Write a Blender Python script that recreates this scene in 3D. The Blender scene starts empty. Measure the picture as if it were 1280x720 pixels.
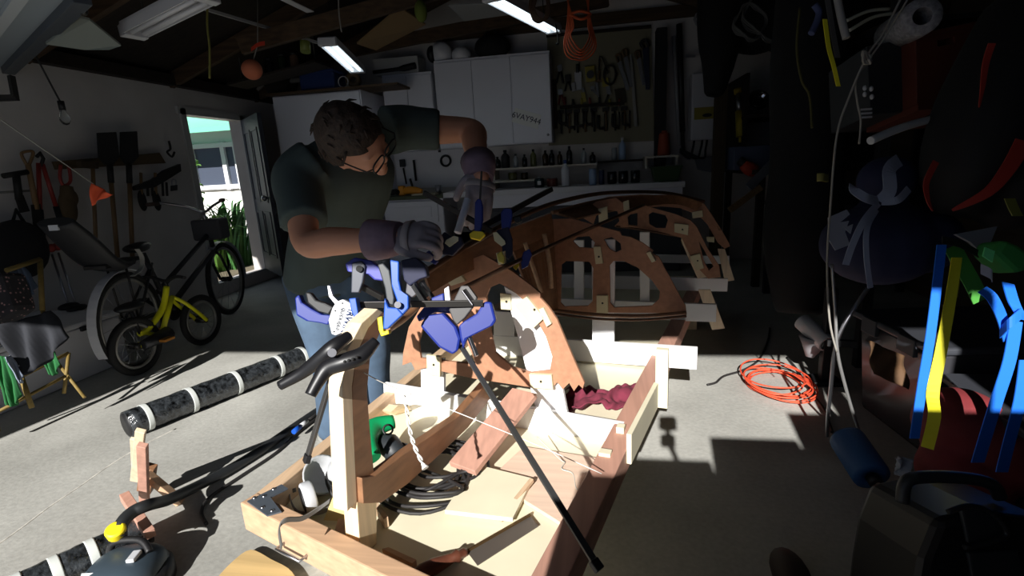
import bpy, bmesh, math, random
from math import sin, cos, pi, radians, sqrt, atan2
from mathutils import Vector, Matrix, Quaternion
from mathutils.geometry import tessellate_polygon
random.seed(7)
sc = bpy.context.scene
COL = sc.collection
V = Vector
# ------------------------------------------------------------------ camera frame
F, PIT, ROL, YAW, CH = 640.0, radians(13.5), radians(3.2), radians(10), 1.2
FWD = V((-sin(YAW)*cos(PIT), cos(YAW)*cos(PIT), -sin(PIT)))
_r = V((cos(YAW), sin(YAW), 0)); _u = _r.cross(FWD)
CR = _r*cos(ROL) - _u*sin(ROL); CU = _r*sin(ROL) + _u*cos(ROL)
CC = V((0, 0, CH))
def ray(x, y): return FWD + CR*((x-640)/F) + CU*((360-y)/F)
def A(x, y, d=None, X=None, Y=None, Z=None, S=None):
    q = ray(x, y)
    if X is not None: t = X/q.x
    elif Y is not None: t = Y/q.y
    elif Z is not None: t = (Z-CH)/q.z
    elif S is not None: t = S/(q.dot(UX))
    else: t = d
    return CC + q*t
UX = V((sin(radians(13)), cos(radians(13)), 0)); VX = V((UX.y, -UX.x, 0)); UP = V((0, 0, 1))
SUN = ray(831, 526).normalized()
# ------------------------------------------------------------------ materials
def lin(c):
    o = []
    for v in c[:3]:
        v /= 255.0
        o.append(v/12.92 if v <= .04045 else ((v+.055)/1.055)**2.4)
    return (*o, 1)
MATS = {}
def M(name, col=None, rough=.6, metal=0, kind=None, axis=1, amt=.25, scale=6, emit=0, trans=0, bump=0, spec=.5):
    if name in MATS: return MATS[name]
    m = bpy.data.materials.new(name); m.use_nodes = True
    nt = m.node_tree; b = nt.nodes['Principled BSDF']
    c = lin(col)
    b.inputs['Base Color'].default_value = c
    b.inputs['Roughness'].default_value = rough
    b.inputs['Metallic'].default_value = metal
    b.inputs['Specular IOR Level'].default_value = spec
    if emit:
        b.inputs['Emission Color'].default_value = c; b.inputs['Emission Strength'].default_value = emit
    if trans: b.inputs['Transmission Weight'].default_value = trans
    if kind:
        tc = nt.nodes.new('ShaderNodeTexCoord'); mp = nt.nodes.new('ShaderNodeMapping')
        nz = nt.nodes.new('ShaderNodeTexNoise'); mx = nt.nodes.new('ShaderNodeMix'); mx.data_type = 'RGBA'
        nt.links.new(tc.outputs['Object'], mp.inputs['Vector']); nt.links.new(mp.outputs['Vector'], nz.inputs['Vector'])
        nz.inputs['Scale'].default_value = 1; nz.inputs['Detail'].default_value = 6
        if kind == 'wood':
            s = [scale*9]*3; s[axis] = scale*.35
            mp.inputs['Scale'].default_value = s
            if axis == 1: mp.inputs['Rotation'].default_value = (0, 0, radians(13))
        else: mp.inputs['Scale'].default_value = (scale, scale, scale)
        rp = nt.nodes.new('ShaderNodeMapRange'); rp.inputs['From Min'].default_value = .32; rp.inputs['From Max'].default_value = .68
        nt.links.new(nz.outputs['Fac'], rp.inputs['Value']); nt.links.new(rp.outputs['Result'], mx.inputs['Factor'])
        mx.inputs['A'].default_value = (*[v*(1-amt) for v in c[:3]], 1)
        mx.inputs['B'].default_value = (*[min(1, v*(1+amt)) for v in c[:3]], 1)
        nt.links.new(mx.outputs['Result'], b.inputs['Base Color'])
        if bump:
            bp = nt.nodes.new('ShaderNodeBump'); bp.inputs['Strength'].default_value = bump; bp.inputs['Distance'].default_value = .01
            nt.links.new(nz.outputs['Fac'], bp.inputs['Height']); nt.links.new(bp.outputs['Normal'], b.inputs['Normal'])
    MATS[name] = m
    return m
# ------------------------------------------------------------------ mesh builder
def cr(pts, k=6, closed=False):
    P = [V(p) for p in pts]; n = len(P); out = []
    segs = n if closed else n-1
    for i in range(segs):
        if closed: a, b, c, d = P[i-1], P[i], P[(i+1) % n], P[(i+2) % n]
        else: a, b, c, d = P[max(i-1, 0)], P[i], P[i+1], P[min(i+2, n-1)]
        for j in range(k):
            t = j/k
            out.append(.5*((2*b) + (c-a)*t + (2*a-5*b+4*c-d)*t*t + (3*b-a-3*c+d)*t**3))
    if not closed: out.append(P[-1])
    return out
def crv(vals, k=6):
    return [v.x for v in cr([V((v, 0, 0)) for v in vals], k)]
def perp(d):
    d = d.normalized(); a = V((0, 0, 1)) if abs(d.z) < .9 else V((1, 0, 0))
    x = d.cross(a).normalized(); return x, d.cross(x).normalized()
class MB:
    def __init__(s): s.v = []; s.f = []; s.sm = []
    def add(s, vs, fs, sm=False):
        b = len(s.v); s.v += [V(p) for p in vs]
        for f in fs: s.f.append(tuple(b+i for i in f)); s.sm.append(sm)
        return s
    def hexa(s, p):  # 8 points: bottom 0-3, top 4-7
        return s.add(p, [(3,2,1,0),(4,5,6,7),(0,1,5,4),(1,2,6,5),(2,3,7,6),(3,0,4,7)])
    def box(s, c, size, x=(1,0,0), y=(0,1,0), z=None):
        x = V(x).normalized(); y = V(y).normalized(); z = x.cross(y) if z is None else V(z).normalized(); c = V(c)
        a, b, h = x*(size[0]/2), y*(size[1]/2), z*(size[2]/2)
        return s.hexa([c-a-b-h, c+a-b-h, c+a+b-h, c-a+b-h, c-a-b+h, c+a-b+h, c+a+b+h, c-a+b+h])
    def lohi(s, lo, hi):
        lo = V(lo); hi = V(hi); return s.box((lo+hi)/2, hi-lo)
    def bar(s, p0, p1, w, h, up=(0,0,1), w1=None, h1=None):
        p0 = V(p0); p1 = V(p1); d = (p1-p0).normalized(); up = V(up)
        if abs(d.dot(up)) > .95: up = V((0,1,0))
        x = d.cross(up).normalized(); z = x.cross(d)
        w1 = w if w1 is None else w1; h1 = h if h1 is None else h1
        q = []
        for p, a, b in ((p0, w, h), (p1, w1, h1)):
            q += [p-x*a/2-z*b/2, p+x*a/2-z*b/2, p+x*a/2+z*b/2, p-x*a/2+z*b/2]
        return s.hexa(q)
    def tube(s, pts, r, n=8, closed=False, flat=None, cap=True):
        P = [V(p) for p in pts]; m = len(P)
        R = r if isinstance(r, (list, tuple)) else [r]*m
        d0 = (P[1]-P[0]).normalized(); x, y = perp(d0); vs = []
        if flat is not None:
            y = V(flat[0]); y = (y - d0*y.dot(d0)).normalized(); x = y.cross(d0)
        pd = d0
        for i in range(m):
            if closed: d = (P[(i+1) % m]-P[i-1])
            else: d = P[min(i+1, m-1)]-P[max(i-1, 0)]
            d = d.normalized() if d.length > 1e-9 else pd
            q = pd.rotation_difference(d); x = q @ x; y = q @ y; pd = d
            k = flat[1] if flat is not None else 1
            if isinstance(k, (list, tuple)): k = k[i]
            for j in range(n):
                a = 2*pi*j/n; vs.append(P[i] + (x*cos(a) + y*sin(a)*k)*R[i])
        fs = []
        for i in range(m if closed else m-1):
            i2 = (i+1) % m
            for j in range(n):
                j2 = (j+1) % n; fs.append((i*n+j, i*n+j2, i2*n+j2, i2*n+j))
        s.add(vs, fs, True)
        if not closed and cap:
            b = len(s.v)-len(vs)
            s.f.append(tuple(b+j for j in reversed(range(n)))); s.sm.append(False)
            s.f.append(tuple(b+(m-1)*n+j for j in range(n))); s.sm.append(False)
        return s
    def lathe(s, prof, o, ax=(0,0,1), n=16, cap=True, arc=None):
        ax = V(ax).normalized(); x, y = perp(ax); o = V(o); vs = []
        for r, h in prof:
            for j in range(n):
                a = 2*pi*j/n; vs.append(o + ax*h + (x*cos(a)+y*sin(a))*max(r, 1e-4))
        m = len(prof); fs = []
        for i in range(m-1):
            for j in range(n):
                j2 = (j+1) % n; fs.append((i*n+j, i*n+j2, (i+1)*n+j2, (i+1)*n+j))
        s.add(vs, fs, True)
        if cap:
            b = len(s.v)-len(vs)
            s.f.append(tuple(b+j for j in reversed(range(n)))); s.sm.append(False)
            s.f.append(tuple(b+(m-1)*n+j for j in range(n))); s.sm.append(False)
        return s
    def cyl(s, p0, p1, r, n=14, r1=None):
        p0 = V(p0); p1 = V(p1); return s.lathe([(r, 0), (r if r1 is None else r1, (p1-p0).length)], p0, p1-p0, n)
    def ell(s, c, rad, ax=None, nu=16, nv=10, fn=None):
        c = V(c); ax = ax or (V((1,0,0)), V((0,1,0)), V((0,0,1)))
        rad = (rad,)*3 if not isinstance(rad, (list, tuple)) else rad; vs = []; fs = []
        for i in range(nv+1):
            t = pi*i/nv - pi/2
            for j in range(nu):
                a = 2*pi*j/nu; p = V((cos(t)*cos(a), cos(t)*sin(a), sin(t)))
                if fn: p = fn(p)
                vs.append(c + ax[0]*p.x*rad[0] + ax[1]*p.y*rad[1] + ax[2]*p.z*rad[2])
        for i in range(nv):
            for j in range(nu):
                j2 = (j+1) % nu; fs.append((i*nu+j, i*nu+j2, (i+1)*nu+j2, (i+1)*nu+j))
        return s.add(vs, fs, True)
    def prism(s, poly, th, holes=()):  # poly: 3d pts (planar), th: thickness vector (extruded both ways by half)
        th = V(th)/2; loops = [[V(p) for p in poly]] + [[V(p) for p in h] for h in holes]
        tri = tessellate_polygon(loops); flat = [p for l in loops for p in l]; n = len(flat)
        vs = [p-th for p in flat] + [p+th for p in flat]; fs = []
        nrm = sum(((flat[t[1]]-flat[t[0]]).cross(flat[t[2]]-flat[t[0]]) for t in tri), V((0,0,0)))
        fl = nrm.dot(th) < 0
        for t in tri:
            a = tuple(t) if not fl else tuple(reversed(t))
            fs.append(tuple(reversed(a))); fs.append(tuple(i+n for i in a))
        b = 0
        for l in loops:
            m = len(l)
            for i in range(m):
                j = (i+1) % m; fs.append((b+i, b+j, b+j+n, b+i+n))
            b += m
        return s.add(vs, fs)
    def ribbon(s, pts, wv, th=.003):  # strap: pts centre line, wv width vector (or list)
        P = [V(p) for p in pts]; n = len(P); vs = []; fs = []
        W = wv if isinstance(wv, list) else [V(wv)]*n
        for i in range(n):
            d = (P[min(i+1, n-1)]-P[max(i-1, 0)]).normalized(); w = V(W[i]); nn = d.cross(w).normalized()*(th/2)
            vs += [P[i]-w/2-nn, P[i]+w/2-nn, P[i]+w/2+nn, P[i]-w/2+nn]
        for i in range(n-1):
            for j in range(4):
                j2 = (j+1) % 4; fs.append((i*4+j, i*4+j2, i*4+4+j2, i*4+4+j))
        fs += [(3,2,1,0), tuple((n-1)*4+j for j in range(4))]
        return s.add(vs, fs)
    def grid(s, fn, nu, nv, sm=True):
        vs = [fn(i/nu, j/nv) for i in range(nu+1) for j in range(nv+1)]
        fs = [(i*(nv+1)+j, (i+1)*(nv+1)+j, (i+1)*(nv+1)+j+1, i*(nv+1)+j+1) for i in range(nu) for j in range(nv)]
        return s.add(vs, fs, sm)
def chain(o):
    m = o.matrix_basis.copy()
    while o.parent: o = o.parent; m = o.matrix_basis @ m
    return m
def obj(name, mb, mat, parent=None, bev=0, solid=0, sub=0, label=None, fix=True, local=False, origin=None):
    me = bpy.data.meshes.new(name)
    if parent is not None:
        inv = Matrix.Identity(4) if local else chain(parent).inverted(); vs = [inv @ p for p in mb.v]; o0 = V((0,0,0))
    else:
        lo = V([min(p[i] for p in mb.v) for i in range(3)]); hi = V([max(p[i] for p in mb.v) for i in range(3)])
        o0 = V(((lo.x+hi.x)/2, (lo.y+hi.y)/2, lo.z)) if origin is None else V(origin)
        vs = [p-o0 for p in mb.v]
    me.from_pydata(vs, [], mb.f)
    me.polygons.foreach_set('use_smooth', mb.sm)
    if fix:
        bm = bmesh.new(); bm.from_mesh(me); bmesh.ops.recalc_face_normals(bm, faces=bm.faces); bm.to_mesh(me); bm.free()
    me.update()
    for m in (mat if isinstance(mat, list) else [mat]): me.materials.append(m)
    o = bpy.data.objects.new(name, me); COL.objects.link(o); o.location = o0
    if parent is not None: o.parent = parent
    if solid:
        k = o.modifiers.new('solid', 'SOLIDIFY'); k.thickness = solid; k.offset = 0
    if bev:
        k = o.modifiers.new('bevel', 'BEVEL'); k.width = bev; k.segments = 2; k.limit_method = 'ANGLE'; k.angle_limit = radians(40)
    if sub:
        k = o.modifiers.new('sub', 'SUBSURF'); k.levels = sub; k.render_levels = sub
    if label: o['label'] = label
    return o
def tag(o, label, cat, group=None, kind=None):
    o['label'] = label; o['category'] = cat
    if group: o['group'] = group
    if kind: o['kind'] = kind
    return o
def thing(name, label, cat, loc=(0,0,0), group=None, rz=0):
    o = bpy.data.objects.new(name, None); COL.objects.link(o); o.location = loc; o.rotation_euler = (0,0,rz)
    o.empty_display_size = .05
    return tag(o, label, cat, group)
def one(name, mb, mat, label, cat, group=None, **k):
    return tag(obj(name, mb, mat, None, **k), label, cat, group)
def struct(name, mb, mat, parent=None, **k):
    o = obj(name, mb, mat, parent, **k)
    if parent is None: o['kind'] = 'structure'
    return o
def remesh(o, vox, smooth=4):
    k = o.modifiers.new('r', 'REMESH'); k.mode = 'VOXEL'; k.voxel_size = vox; k.use_smooth_shade = True
    if smooth:
        k = o.modifiers.new('s', 'SMOOTH'); k.factor = .5; k.iterations = smooth
    return o
def text(s, name, mat, parent, o, x, y, size, align='CENTER', ext=.0008, label=None):
    cu = bpy.data.curves.new(name, 'FONT'); cu.body = s; cu.size = size; cu.align_x = align; cu.align_y = 'CENTER'; cu.extrude = ext
    t = bpy.data.objects.new('tmp', cu); COL.objects.link(t)
    me = bpy.data.meshes.new_from_object(t.evaluated_get(bpy.context.evaluated_depsgraph_get()))
    bpy.data.objects.remove(t)
    x = V(x).normalized(); y = V(y); y = (y-x*y.dot(x)).normalized(); z = x.cross(y)
    mb = MB(); mb.add([V(o)+x*v.co.x+y*v.co.y+z*v.co.z for v in me.vertices], [tuple(p.vertices) for p in me.polygons])
    bpy.data.meshes.remove(me)
    return obj(name, mb, mat, parent, label=label)
def copy_tree(o, parent=None):
    c = o.copy(); COL.objects.link(c)
    if parent: c.parent = parent
    for ch in list(o.children): copy_tree(ch, c)
    return c
# ------------------------------------------------------------------ shared materials
white_paint = M('white_paint', (225,224,228), .5)
wall_paint = M('wall_paint', (205,200,196), .9, kind='noise', amt=.06, scale=3)
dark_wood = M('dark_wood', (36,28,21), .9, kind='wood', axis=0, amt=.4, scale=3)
beam_wood = M('beam_wood', (74,56,38), .85, kind='wood', axis=0, amt=.35, scale=4)
okoume = M('okoume_ply', (168,122,94), .6, kind='wood', axis=1, amt=.12, scale=5)
fir = M('fir', (202,172,140), .6, kind='wood', axis=1, amt=.16, scale=6)
fir_x = M('fir_x', (196,160,128), .6, kind='wood', axis=0, amt=.16, scale=6)
fir_z = M('fir_z', (222,202,172), .6, kind='wood', axis=2, amt=.12, scale=6)
red_wood = M('red_wood', (184,140,122), .6, kind='wood', axis=1, amt=.14, scale=5)
brown_wood = M('brown_wood', (136,98,70), .5, kind='wood', axis=1, amt=.2, scale=5)
pale_ply = M('pale_ply', (228,220,192), .65, kind='noise', amt=.06, scale=5)
pale_block = M('pale_block', (214,206,172), .65, kind='noise', amt=.06, scale=8)
white_board = M('white_board', (240,240,240), .45)
blackp = M('black_plastic', (24,24,26), .5)
rubber = M('rubber', (20,20,20), .8)
steel = M('steel', (170,170,175), .35, 1)
dsteel = M('dark_steel', (70,68,66), .45, .9)
blue_nylon = M('blue_nylon', (20,40,126), .45)
blue_bright = M('blue_bright', (18,76,170), .45)
yellowp = M('yellow_plastic', (232,210,30), .5)
navy = M('navy', (28,32,60), .7)
glassm = M('clear_glass', (240,245,245), .05, trans=1)
# ------------------------------------------------------------------ room
XL, XR, YB, YF, ZE = -4.0, 2.55, 6.2, -0.5, 2.2
def concrete():
    m = bpy.data.materials.new('concrete'); m.use_nodes = True; nt = m.node_tree; b = nt.nodes['Principled BSDF']
    tc = nt.nodes.new('ShaderNodeTexCoord'); n1 = nt.nodes.new('ShaderNodeTexNoise'); n2 = nt.nodes.new('ShaderNodeTexNoise')
    n1.inputs['Scale'].default_value = 1.6; n1.inputs['Detail'].default_value = 8; n2.inputs['Scale'].default_value = 60; n2.inputs['Detail'].default_value = 4
    r = nt.nodes.new('ShaderNodeValToRGB'); r.color_ramp.elements[0].color = lin((150,149,143)); r.color_ramp.elements[1].color = lin((188,187,180))
    r.color_ramp.elements[0].position = .3; r.color_ramp.elements[1].position = .7
    add = nt.nodes.new('ShaderNodeMath'); add.operation = 'MULTIPLY_ADD'; add.inputs[1].default_value = .35
    for n in (n1, n2): nt.links.new(tc.outputs['Object'], n.inputs['Vector'])
    sub = nt.nodes.new('ShaderNodeMath'); sub.operation = 'SUBTRACT'; sub.inputs[1].default_value = .5
    nt.links.new(n2.outputs['Fac'], sub.inputs[0]); nt.links.new(sub.outputs[0], add.inputs[0]); nt.links.new(n1.outputs['Fac'], add.inputs[2])
    nt.links.new(add.outputs[0], r.inputs['Fac']); nt.links.new(r.outputs['Color'], b.inputs['Base Color'])
    b.inputs['Roughness'].default_value = .75
    bp = nt.nodes.new('ShaderNodeBump'); bp.inputs['Strength'].default_value = .12; bp.inputs['Distance'].default_value = .01
    nt.links.new(n2.outputs['Fac'], bp.inputs['Height']); nt.links.new(bp.outputs['Normal'], b.inputs['Normal'])
    return m
struct('floor', MB().lohi((XL-.2, YF-.4, -.12), (XR+.2, YB+.2, 0)), concrete())
# saw-cut joint in the slab
jm = MB(); j = [A(x, y, Z=0) for x, y in [(-60,720),(20,665),(60,635),(100,608),(140,580),(180,556),(220,536)]]
jm.tube(cr([p+V((0,0,-.0028)) for p in j], 5), .0055, 6)
struct('trim_1', jm, M('joint', (196,192,182), .9, kind='noise', amt=.3, scale=40))
# left wall with side doorway
ja, jb = A(232,150, X=XL), A(298,150, X=XL)
dz0 = .14; dz1 = 1.86
wl = MB()
wl.lohi((XL-.12, YF, 0), (XL, ja.y, ZE)); wl.lohi((XL-.12, jb.y, 0), (XL, YB+.12, ZE))
wl.lohi((XL-.12, ja.y, dz1), (XL, jb.y, ZE)); wl.lohi((XL-.12, ja.y, 0), (XL, jb.y, dz0))
struct('wall_left', wl, wall_paint)
struct('wall_back', MB().lohi((XL, YB, 0), (XR, YB+.12, 3.6)), wall_paint)
struct('wall_right', MB().lohi((XR, YF, 0), (XR+.12, YB+.12, 3.2)), M('right_wall_ply', (92,80,66), .9, kind='wood', axis=1, amt=.2, scale=2))
# front wall: piers and header round the open garage door
HZ = 1.97; DXL = -3.31; DXR = 1.75
wf = MB(); wf.lohi((XL-.12, YF-.12, 0), (DXL, YF, 3.6)); wf.lohi((DXR, YF-.12, 0), (XR+.12, YF, 3.6)); wf.lohi((DXL, YF-.12, HZ), (DXR, YF, 3.6))
struct('wall_front', wf, wall_paint)
# gable roof boards
xm = (XL+XR)/2; zr = 3.35
rf = MB()
for sx, x0 in ((1, XL-.5), (-1, XR+.2)):
    rf.hexa([V((x0, YF-.5, ZE-(.15 if sx > 0 else 0))), V((x0, YB+.2, ZE-(.15 if sx > 0 else 0))), V((xm, YB+.2, zr)), V((xm, YF-.5, zr)),
             V((x0, YF-.5, ZE+.05-(.15 if sx > 0 else 0))), V((x0, YB+.2, ZE+.05-(.15 if sx > 0 else 0))), V((xm, YB+.2, zr+.05)), V((xm, YF-.5, zr+.05))])
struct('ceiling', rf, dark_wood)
# ties, rafters, top plates
n = 2
for p, q in ((A(300,58,d=4.0), A(600,-26,d=4.1)), (A(425,66,d=5.3), A(760,0,d=5.3))):
    struct('trim_%d' % n, MB().bar(p, q, .06, .12), beam_wood); n += 1
for y in (1.35, 2.65): struct('trim_%d' % n, MB().lohi((XL, y-.025, ZE+.25), (XR, y+.025, ZE+.37)), beam_wood); n += 1
for y in (2.0, 3.3, 4.6, 5.85):
    for x0 in (XL, XR):
        d = V((xm, y, zr))-V((x0, y, ZE))
        struct('trim_%d' % n, MB().bar(V((x0, y, ZE-.06)), V((xm, y, zr-.06)), .05, .12), beam_wood); n += 1
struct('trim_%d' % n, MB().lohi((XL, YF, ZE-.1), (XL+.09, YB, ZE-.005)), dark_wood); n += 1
struct('trim_%d' % n, MB().lohi((XL+.4, YB-.05, 2.62), (XR, YB, 2.74)), beam_wood); n += 1
# doorway casing + leaf (door opens into the garage)
cas = M('casing', (196,194,190), .6)
cm = MB()
for y in (ja.y-.035, jb.y+.035): cm.lohi((XL-.125, y-.035, dz0), (XL+.02, y+.035, dz1+.05))
cm.lohi((XL-.125, ja.y-.1, dz1-.005), (XL+.02, jb.y+.1, dz1+.07))
struct('trim_%d' % n, cm, cas); n += 1
hinge = V((XL+.03, jb.y+.02, 0)); ld = (A(347,300, d=5.5)-hinge); ld.z = 0; ld.normalize(); lw = .84; nrm = V((-ld.y, ld.x, 0))
dl = MB(); dl.box(hinge+ld*lw/2+V((0,0,1.0)), (lw, .04, 1.7), ld, nrm)
for z0, z1 in ((.35,.85),(.95,1.72)):
    for a in (.1,.45):
        for q in ((a,z0,a+.3,z0+.025),(a,z1-.025,a+.3,z1),(a,z0,a+.025,z1),(a+.275,z0,a+.3,z1)):
            dl.box(hinge+ld*((q[0]+q[2])/2)+V((0,0,(q[1]+q[3])/2))-nrm*.022, (q[2]-q[0], .012, q[3]-q[1]), ld, nrm)
dd = struct('door_1', dl, M('door_blue', (34,38,50), .6))
obj('door_handle', MB().ell(hinge+ld*.76+V((0,0,1.0))-nrm*.06, .03).cyl(hinge+ld*.76+V((0,0,1.0)), hinge+ld*.76+V((0,0,1.0))-nrm*.06, .012), steel, dd)
# outside the side door: yard, neighbour wall, eaves
struct('ground_outside', MB().lohi((XL-4, 2.5, -.1), (XL-.13, 12.5, .05)), M('yard', (120,110,90), .95, kind='noise', amt=.2, scale=4))
oy = 7.7
struct('wall_outside', MB().lohi((-12, oy, 0), (XL-.6, oy+.15, 3.4)), M('stucco', (240,238,232), .9))
ez = A(262,172,Y=oy).z+.02
struct('roof_outside', MB().hexa([V((-12,oy-.9,ez-.02)),V((XL-.6,oy-.9,ez-.02)),V((XL-.6,oy+.2,ez+.3)),V((-12,oy+.2,ez+.3)),V((-12,oy-.9,ez+.05)),V((XL-.6,oy-.9,ez+.05)),V((XL-.6,oy+.2,ez+.38)),V((-12,oy+.2,ez+.38))]), M('eaves_green', (110,190,160), .8))
w0, w1, wm = A(247,210,Y=oy).x, A(299,200,Y=oy).x, A(284,205,Y=oy).x; wz1, wz0 = A(270,182,Y=oy).z, A(270,234,Y=oy).z
wd = struct('window_1', MB().lohi((w0,oy-.02,wz0),(w1,oy,wz1)), M('pane_dark', (70,76,90), .15))
fm = MB()
for x in (w0-.02, wm, w1): fm.lohi((x-.035,oy-.07,wz0-.05),(x+.035,oy,wz1+.05))
for z in (wz0, wz1): fm.lohi((w0-.05,oy-.08,z-.035),(w1+.05,oy,z+.035))
obj('window_frame', fm, white_paint, wd)
# ------------------------------------------------------------------ camera, sun, sky
cd = bpy.data.cameras.new('camera'); cam = bpy.data.objects.new('camera', cd); COL.objects.link(cam)
cd.sensor_width = 36; cd.lens = 36*F/1280; cd.clip_start = .02; cd.clip_end = 100
cam.matrix_world = Matrix(((CR.x, CU.x, -FWD.x, CC.x), (CR.y, CU.y, -FWD.y, CC.y), (CR.z, CU.z, -FWD.z, CC.z), (0,0,0,1)))
sc.camera = cam
sl = bpy.data.lights.new('sun', 'SUN'); so = bpy.data.objects.new('sun', sl); COL.objects.link(so)
sl.energy = 8.5; sl.angle = radians(.53); sl.color = (1, .975, .935)
so.rotation_euler = SUN.to_track_quat('-Z', 'Y').to_euler()
w = bpy.data.worlds.new('sky'); sc.world = w; w.use_nodes = True
bg = w.node_tree.nodes['Background']; bg.inputs['Color'].default_value = (.55, .72, 1, 1); bg.inputs['Strength'].default_value = .33
sc.view_settings.view_transform = 'Standard'; sc.view_settings.look = 'None'; sc.view_settings.exposure = 0; sc.view_settings.gamma = 1
sc.view_settings.use_curve_mapping = False
sc.cycles.use_denoising = True; sc.cycles.max_bounces = 6
# ------------------------------------------------------------------ helpers for traced boards
def P_(pts, **k): return [A(*p, **k) for p in pts]
def board(mb, pts, th, S=None, d=None, holes=(), n=None):
    """flat board lying in a real plane (station plane S, or facing plane at distance d)"""
    k = {'S': S} if S is not None else {'d': d}
    nn = n or (UX if S is not None else FWD)
    return mb.prism(P_(pts, **k), V(nn)*th, [P_(h, **k) for h in holes])
def planeV(x, y, v0):
    q = ray(x, y); return CC + q*(v0/q.dot(VX))
# ------------------------------------------------------------------ building jig
L0, L1 = A(310,632,Z=.35), A(500,480,Z=.35); ld = (L1-L0).normalized()
R0, R1 = V((-.157,.755,.35)), V((.275,2.25,.35)); rd = (R1-R0).normalized()
LE, RE = L0+ld*3.15, R0+rd*3.45
jig = thing('building_jig', 'long wooden building jig with white cross planks carrying the upside-down boat frame', 'jig', (-.3,1.4,0))
dz = V((0,0,.04))
obj('side_rail', MB().bar(L0-dz, LE-dz, .045, .08), fir, jig, bev=.003)
obj('side_rail', MB().bar(R0-dz-V((.0,0,0)), RE-dz, .075, .08), red_wood, jig, bev=.003)
obj('front_rail', MB().bar(L0-dz+V((-.02,.03,0)), R0-dz+V((.04,-.005,0)), .05, .085), fir_x, jig, bev=.004)
bb = [L0+V((.02,.02,-.075)), R0+V((-.02,.02,-.075)), RE+V((-.02,0,-.075)), LE+V((.02,0,-.075))]
obj('bed', MB().prism(bb, (0,0,.012)), pale_ply, jig)
for a, b in ((L0, ld), (R0, rd)):
    for t in (.22, 3.0):
        c = a+b*t+V((.0,0,0)); c += V((.03,0,0)) if a is L0 else V((-.04,0,0))
        obj('leg', MB().lohi((c.x-.035,c.y-.035,0),(c.x+.035,c.y+.035,.27)), fir_z, jig)
    c = a
for S, pts in ((1.55, [(481,478),(780,528.5),(779,562),(600,531),(482,511)]), (2.2, [(600,417),(872,434),(871,461),(600,441)]),
               (2.75, [(640,371),(896,380),(895,402),(640,393)]), (3.3, [(650,342),(910,348),(909,364),(650,358)]), (4.0, [(690,315),(912,320),(912,330),(690,325)])):
    obj('cross_plank', board(MB(), pts, .02, S=S), white_board, jig, bev=.002)
for S, pts in ((2.27, [(740,300),(769,299),(768,440),(741,440)]), (1.58, [(631,357),(654,370),(690,430),(694,462),(704,485),(711,521),(672,517),(651,430)]),
               (1.57, [(527,448),(556,448),(556,494),(528,490)]), (2.78, [(718,300),(730,300),(730,385),(718,385)]), (2.78, [(800,290),(812,290),(812,385),(800,385)]), (2.2, [(618,388),(644,390),(644,434),(618,430)])):
    obj('upright', board(MB(), pts, .018, S=S), white_board, jig, bev=.002)
# pale plywood cheeks on the right-hand rail
c0, c1 = A(786,543,Z=.4), A(820,478,Z=.4)
obj('side_cheek', MB().bar(c0-V((0,0,.05)), c1-V((0,0,.05)), .016, .1), pale_ply, jig, bev=.002)
for (x, y), z1, w in (((827,508), .52, .045), ((757,590), .36, .035), ((776,560), .37, .025)):
    q = A(x, y, Z=.29)
    obj('cleat', MB().box(q+V((0,0,(z1-.29)/2)), (w, .03, z1-.29), VX, UX), pale_ply, jig, bev=.002)
# steel corner bracket at the left front corner
br = MB(); q = [A(309,627,Z=.356), A(352,606,Z=.356), A(360,611,Z=.356), A(338,622,Z=.356), A(352,640,Z=.356), A(334,645,Z=.356)]
br.prism(q, (0,0,.004)); bk = obj('corner_bracket', br, M('bracket_steel', (96,104,114), .45, .5), jig)
for x, y in ((318,622),(330,620),(342,611),(328,634),(340,638)): obj('screw', MB().ell(A(x,y,Z=.359), (.006,.006,.003), nu=8, nv=5), steel, bk)

hd = MB(); fd_ = (R0-L0).normalized(); fn_ = V((fd_.y,-fd_.x,0)); fn_ = fn_ if fn_.y < 0 else -fn_; a, b = L0+fd_*.15-UP*.055+fn_*.03, L0+fd_*.24-UP*.055+fn_*.03; hd.tube([a-fn_*.03, a, b, b-fn_*.03], .004, 6)
obj('handle', hd, steel, jig)
# ------------------------------------------------------------------ the upside-down boat frame
hull = thing('boat_frame', 'upside-down wooden boat skeleton of cut plywood frames and battens on the jig', 'boat frame', (-.2,2.0,.35))
f1 = board(MB(), [(504,456),(505,440),(512,408),(534,372),(560,345),(592,323),(605,318),(640,338),(664,356),(676,366),(676,372),(687,384),(697,399),(710,430),(722,458),(731,478),(729,485),(724,480),(718,488),(712,478),(704,486),(697,477),(690,485),(662,483),(590,472),(534,459),(520,462),(515,452)],
           .012, S=1.55, holes=[[(527,447),(524,428),(530,408),(545,397),(562,400),(582,420),(596,455),(570,452)], [(609,370),(613,359),(625,354),(640,361),(660,379),(683,420),(691,445),(688,462),(664,465),(640,458),(620,440),(611,400)]])
obj('frame', f1, okoume, hull, bev=.001)
f2 = board(MB(), [(697,390),(690,350),(684,300),(688,274),(715,273),(750,283),(775,289),(777,294),(789,296),(803,303),(817,313),(815,316),(824,321),(840,351),(857,382),(858,391)], .012, S=2.25,
           holes=[[(716,301),(722,296),(737,295),(744,303),(742,310),(724,309)], [(755,299),(765,296),(776,304),(777,312),(770,315),(762,311)],
                  [(702,331),(708,326),(737,327),(742,335),(741,376),(735,382),(706,383),(701,378)], [(762,332),(767,326),(780,326),(797,334),(815,350),(825,364),(824,373),(815,382),(768,384),(763,378)]])
obj('frame', f2, okoume, hull, bev=.001)
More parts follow.
